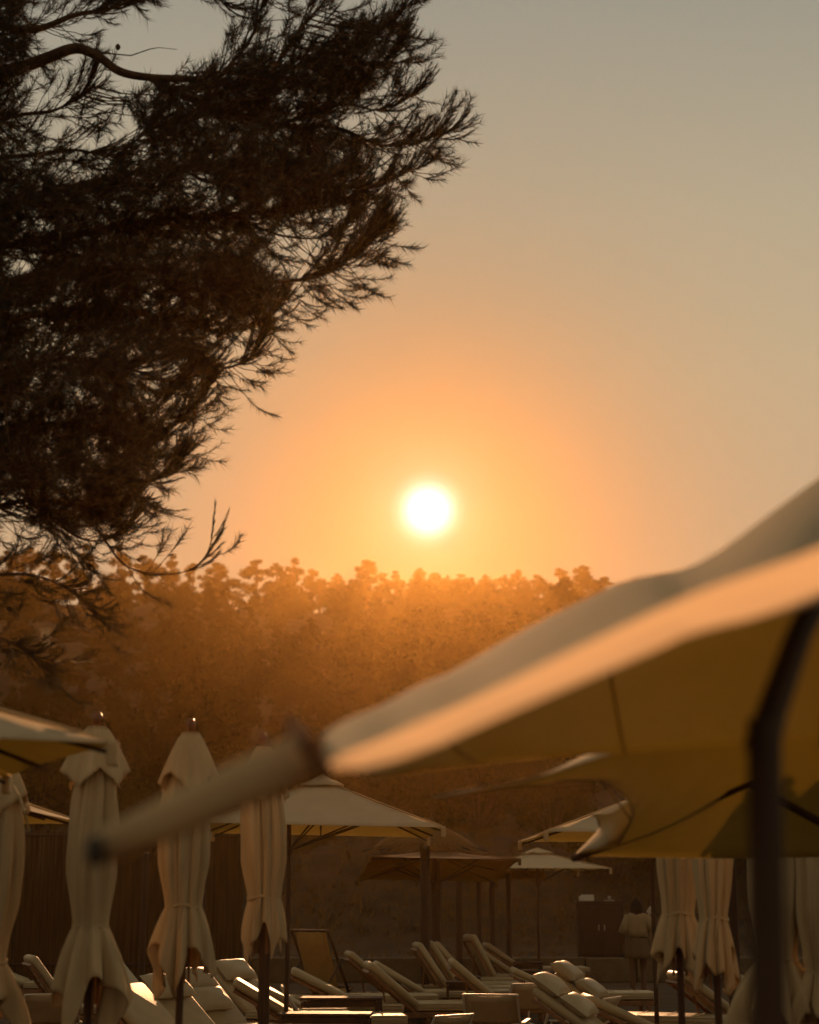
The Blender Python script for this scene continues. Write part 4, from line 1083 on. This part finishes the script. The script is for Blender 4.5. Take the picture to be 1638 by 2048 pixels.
while k < 4800:
    x_, y_ = rr.uniform(-120, 820), rr.uniform(-60, 1070)
    if not inside(max(x_, -55), max(y_, -50), MASS) or in_frame_hole(x_, y_): continue
    k += 1
    near_ = min(allp, key=lambda q: (q.x + 90 - x_) ** 2 + 1.6 * (q.y - y_) ** 2)
    Yq = near_.z + rr.uniform(-.55, .55); p_ = W(x_, y_, Yq) - po; b_ = W(near_.x, near_.y, near_.z) - po
    if rr.random() < .35: twigs.tube([b_, b_.lerp(p_, .5) + Vector((0, 0, -.03)), p_], [.006, .0045, .003], 4, caps=False)
    d_ = Vector((rr.uniform(-.35, 1.1), rr.uniform(-.7, .7), rr.uniform(-1.2, 1.0)))
    add_shoot(p_ - d_.normalized() * .08, d_, rr.uniform(.14, .28), (.1, 0, rr.uniform(.0, .8)), rr.uniform(.06, .09), 5)
for sh, nl in shoots: twigs.tube(sh, [.0034] * (len(sh) - 1) + [.002], 4, caps=False)
twigs.build('twigs', M['bark'], pine)
# needles
NV = []
for sh, nl in shoots:
    n_ = int(42 + 20 * rs.rand()); S = np.array([list(v) for v in sh]); K = len(S) - 1
    t = rs.uniform(.08, 1, n_) * K; i = np.minimum(t.astype(int), K - 1); fr_ = (t - i)[:, None]
    b = S[i] * (1 - fr_) + S[i + 1] * fr_; d = S[i + 1] - S[i]; d /= np.linalg.norm(d, axis=1)[:, None]
    r = rs.normal(size=(n_, 3)); r -= (r * d).sum(1)[:, None] * d; r /= np.linalg.norm(r, axis=1)[:, None]
    spr = (.40 + .65 * rs.rand(n_, 1)) if nl > .066 else (.10 + .18 * rs.rand(n_, 1))
    nd = d + r * spr * 1.1 + np.array([0, 0, -.12]); nd /= np.linalg.norm(nd, axis=1)[:, None]
    ln = nl * rs.uniform(.7, 1.25, (n_, 1)); e = b + nd * ln
    w = np.cross(nd, rs.normal(size=(n_, 3))); w /= np.linalg.norm(w, axis=1)[:, None]; w *= .0022
    NV.append(np.stack([b - w, b + w, e], 1).reshape(-1, 3))
NV = np.concatenate(NV)
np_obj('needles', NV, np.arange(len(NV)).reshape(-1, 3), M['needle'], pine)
print('hut', Yh, Yr); print('shoots', len(shoots), 'needles', len(NV) // 3)

# cones
for cx_, cy_, dy_ in ((236, 88, 0), (12, 112, .1), (640, 170, -.3), (560, 300, -.4), (470, 470, -.4), (690, 330, -.3), (330, 600, -.4), (520, 640, -.3), (390, 820, -.3), (230, 1020, -.2)):
    c_ = W(cx_, cy_, PY + dy_) - po; m_ = MB(); prof_ = []
    for k in range(15):
        t_ = k / 14; prof_.append((max(.0005, .019 * math.sin(math.pi * min(1, t_ * .93 + .07)) ** .8 * (1 + .12 * (k % 2))), -.055 * t_))
    m_.lathe(prof_, c_, 9); m_.build('cone', M['bark'], pine)
# bare twig above the crooked limb
MB().tube([W(206, 106, PY) - po, W(262, 111, PY) - po, W(300, 98, PY) - po, W(318, 95, PY) - po, W(354, 99, PY) - po], [.006, .005, .004, .003, .002], 5).build('bare_twig', M['bark'], pine)

# ------------------------------------------------------------------ haze
hm_ = bpy.data.materials.new('haze'); hm_.use_nodes = True; nt = hm_.node_tree; nt.nodes.clear()
pv = N(nt, 'ShaderNodeVolumePrincipled'); pv.inputs['Density'].default_value = HAZE_DENSITY; pv.inputs['Anisotropy'].default_value = HAZE_G
pv.inputs['Color'].default_value = (1.0, 0.59, 0.18, 1)
ou = N(nt, 'ShaderNodeOutputMaterial'); nt.links.new(pv.outputs[0], ou.inputs['Volume'])
hb = MB().box((0, 140, 17.5), (500, 430, 38)).build('haze', hm_); tag(hb, kind='stuff')
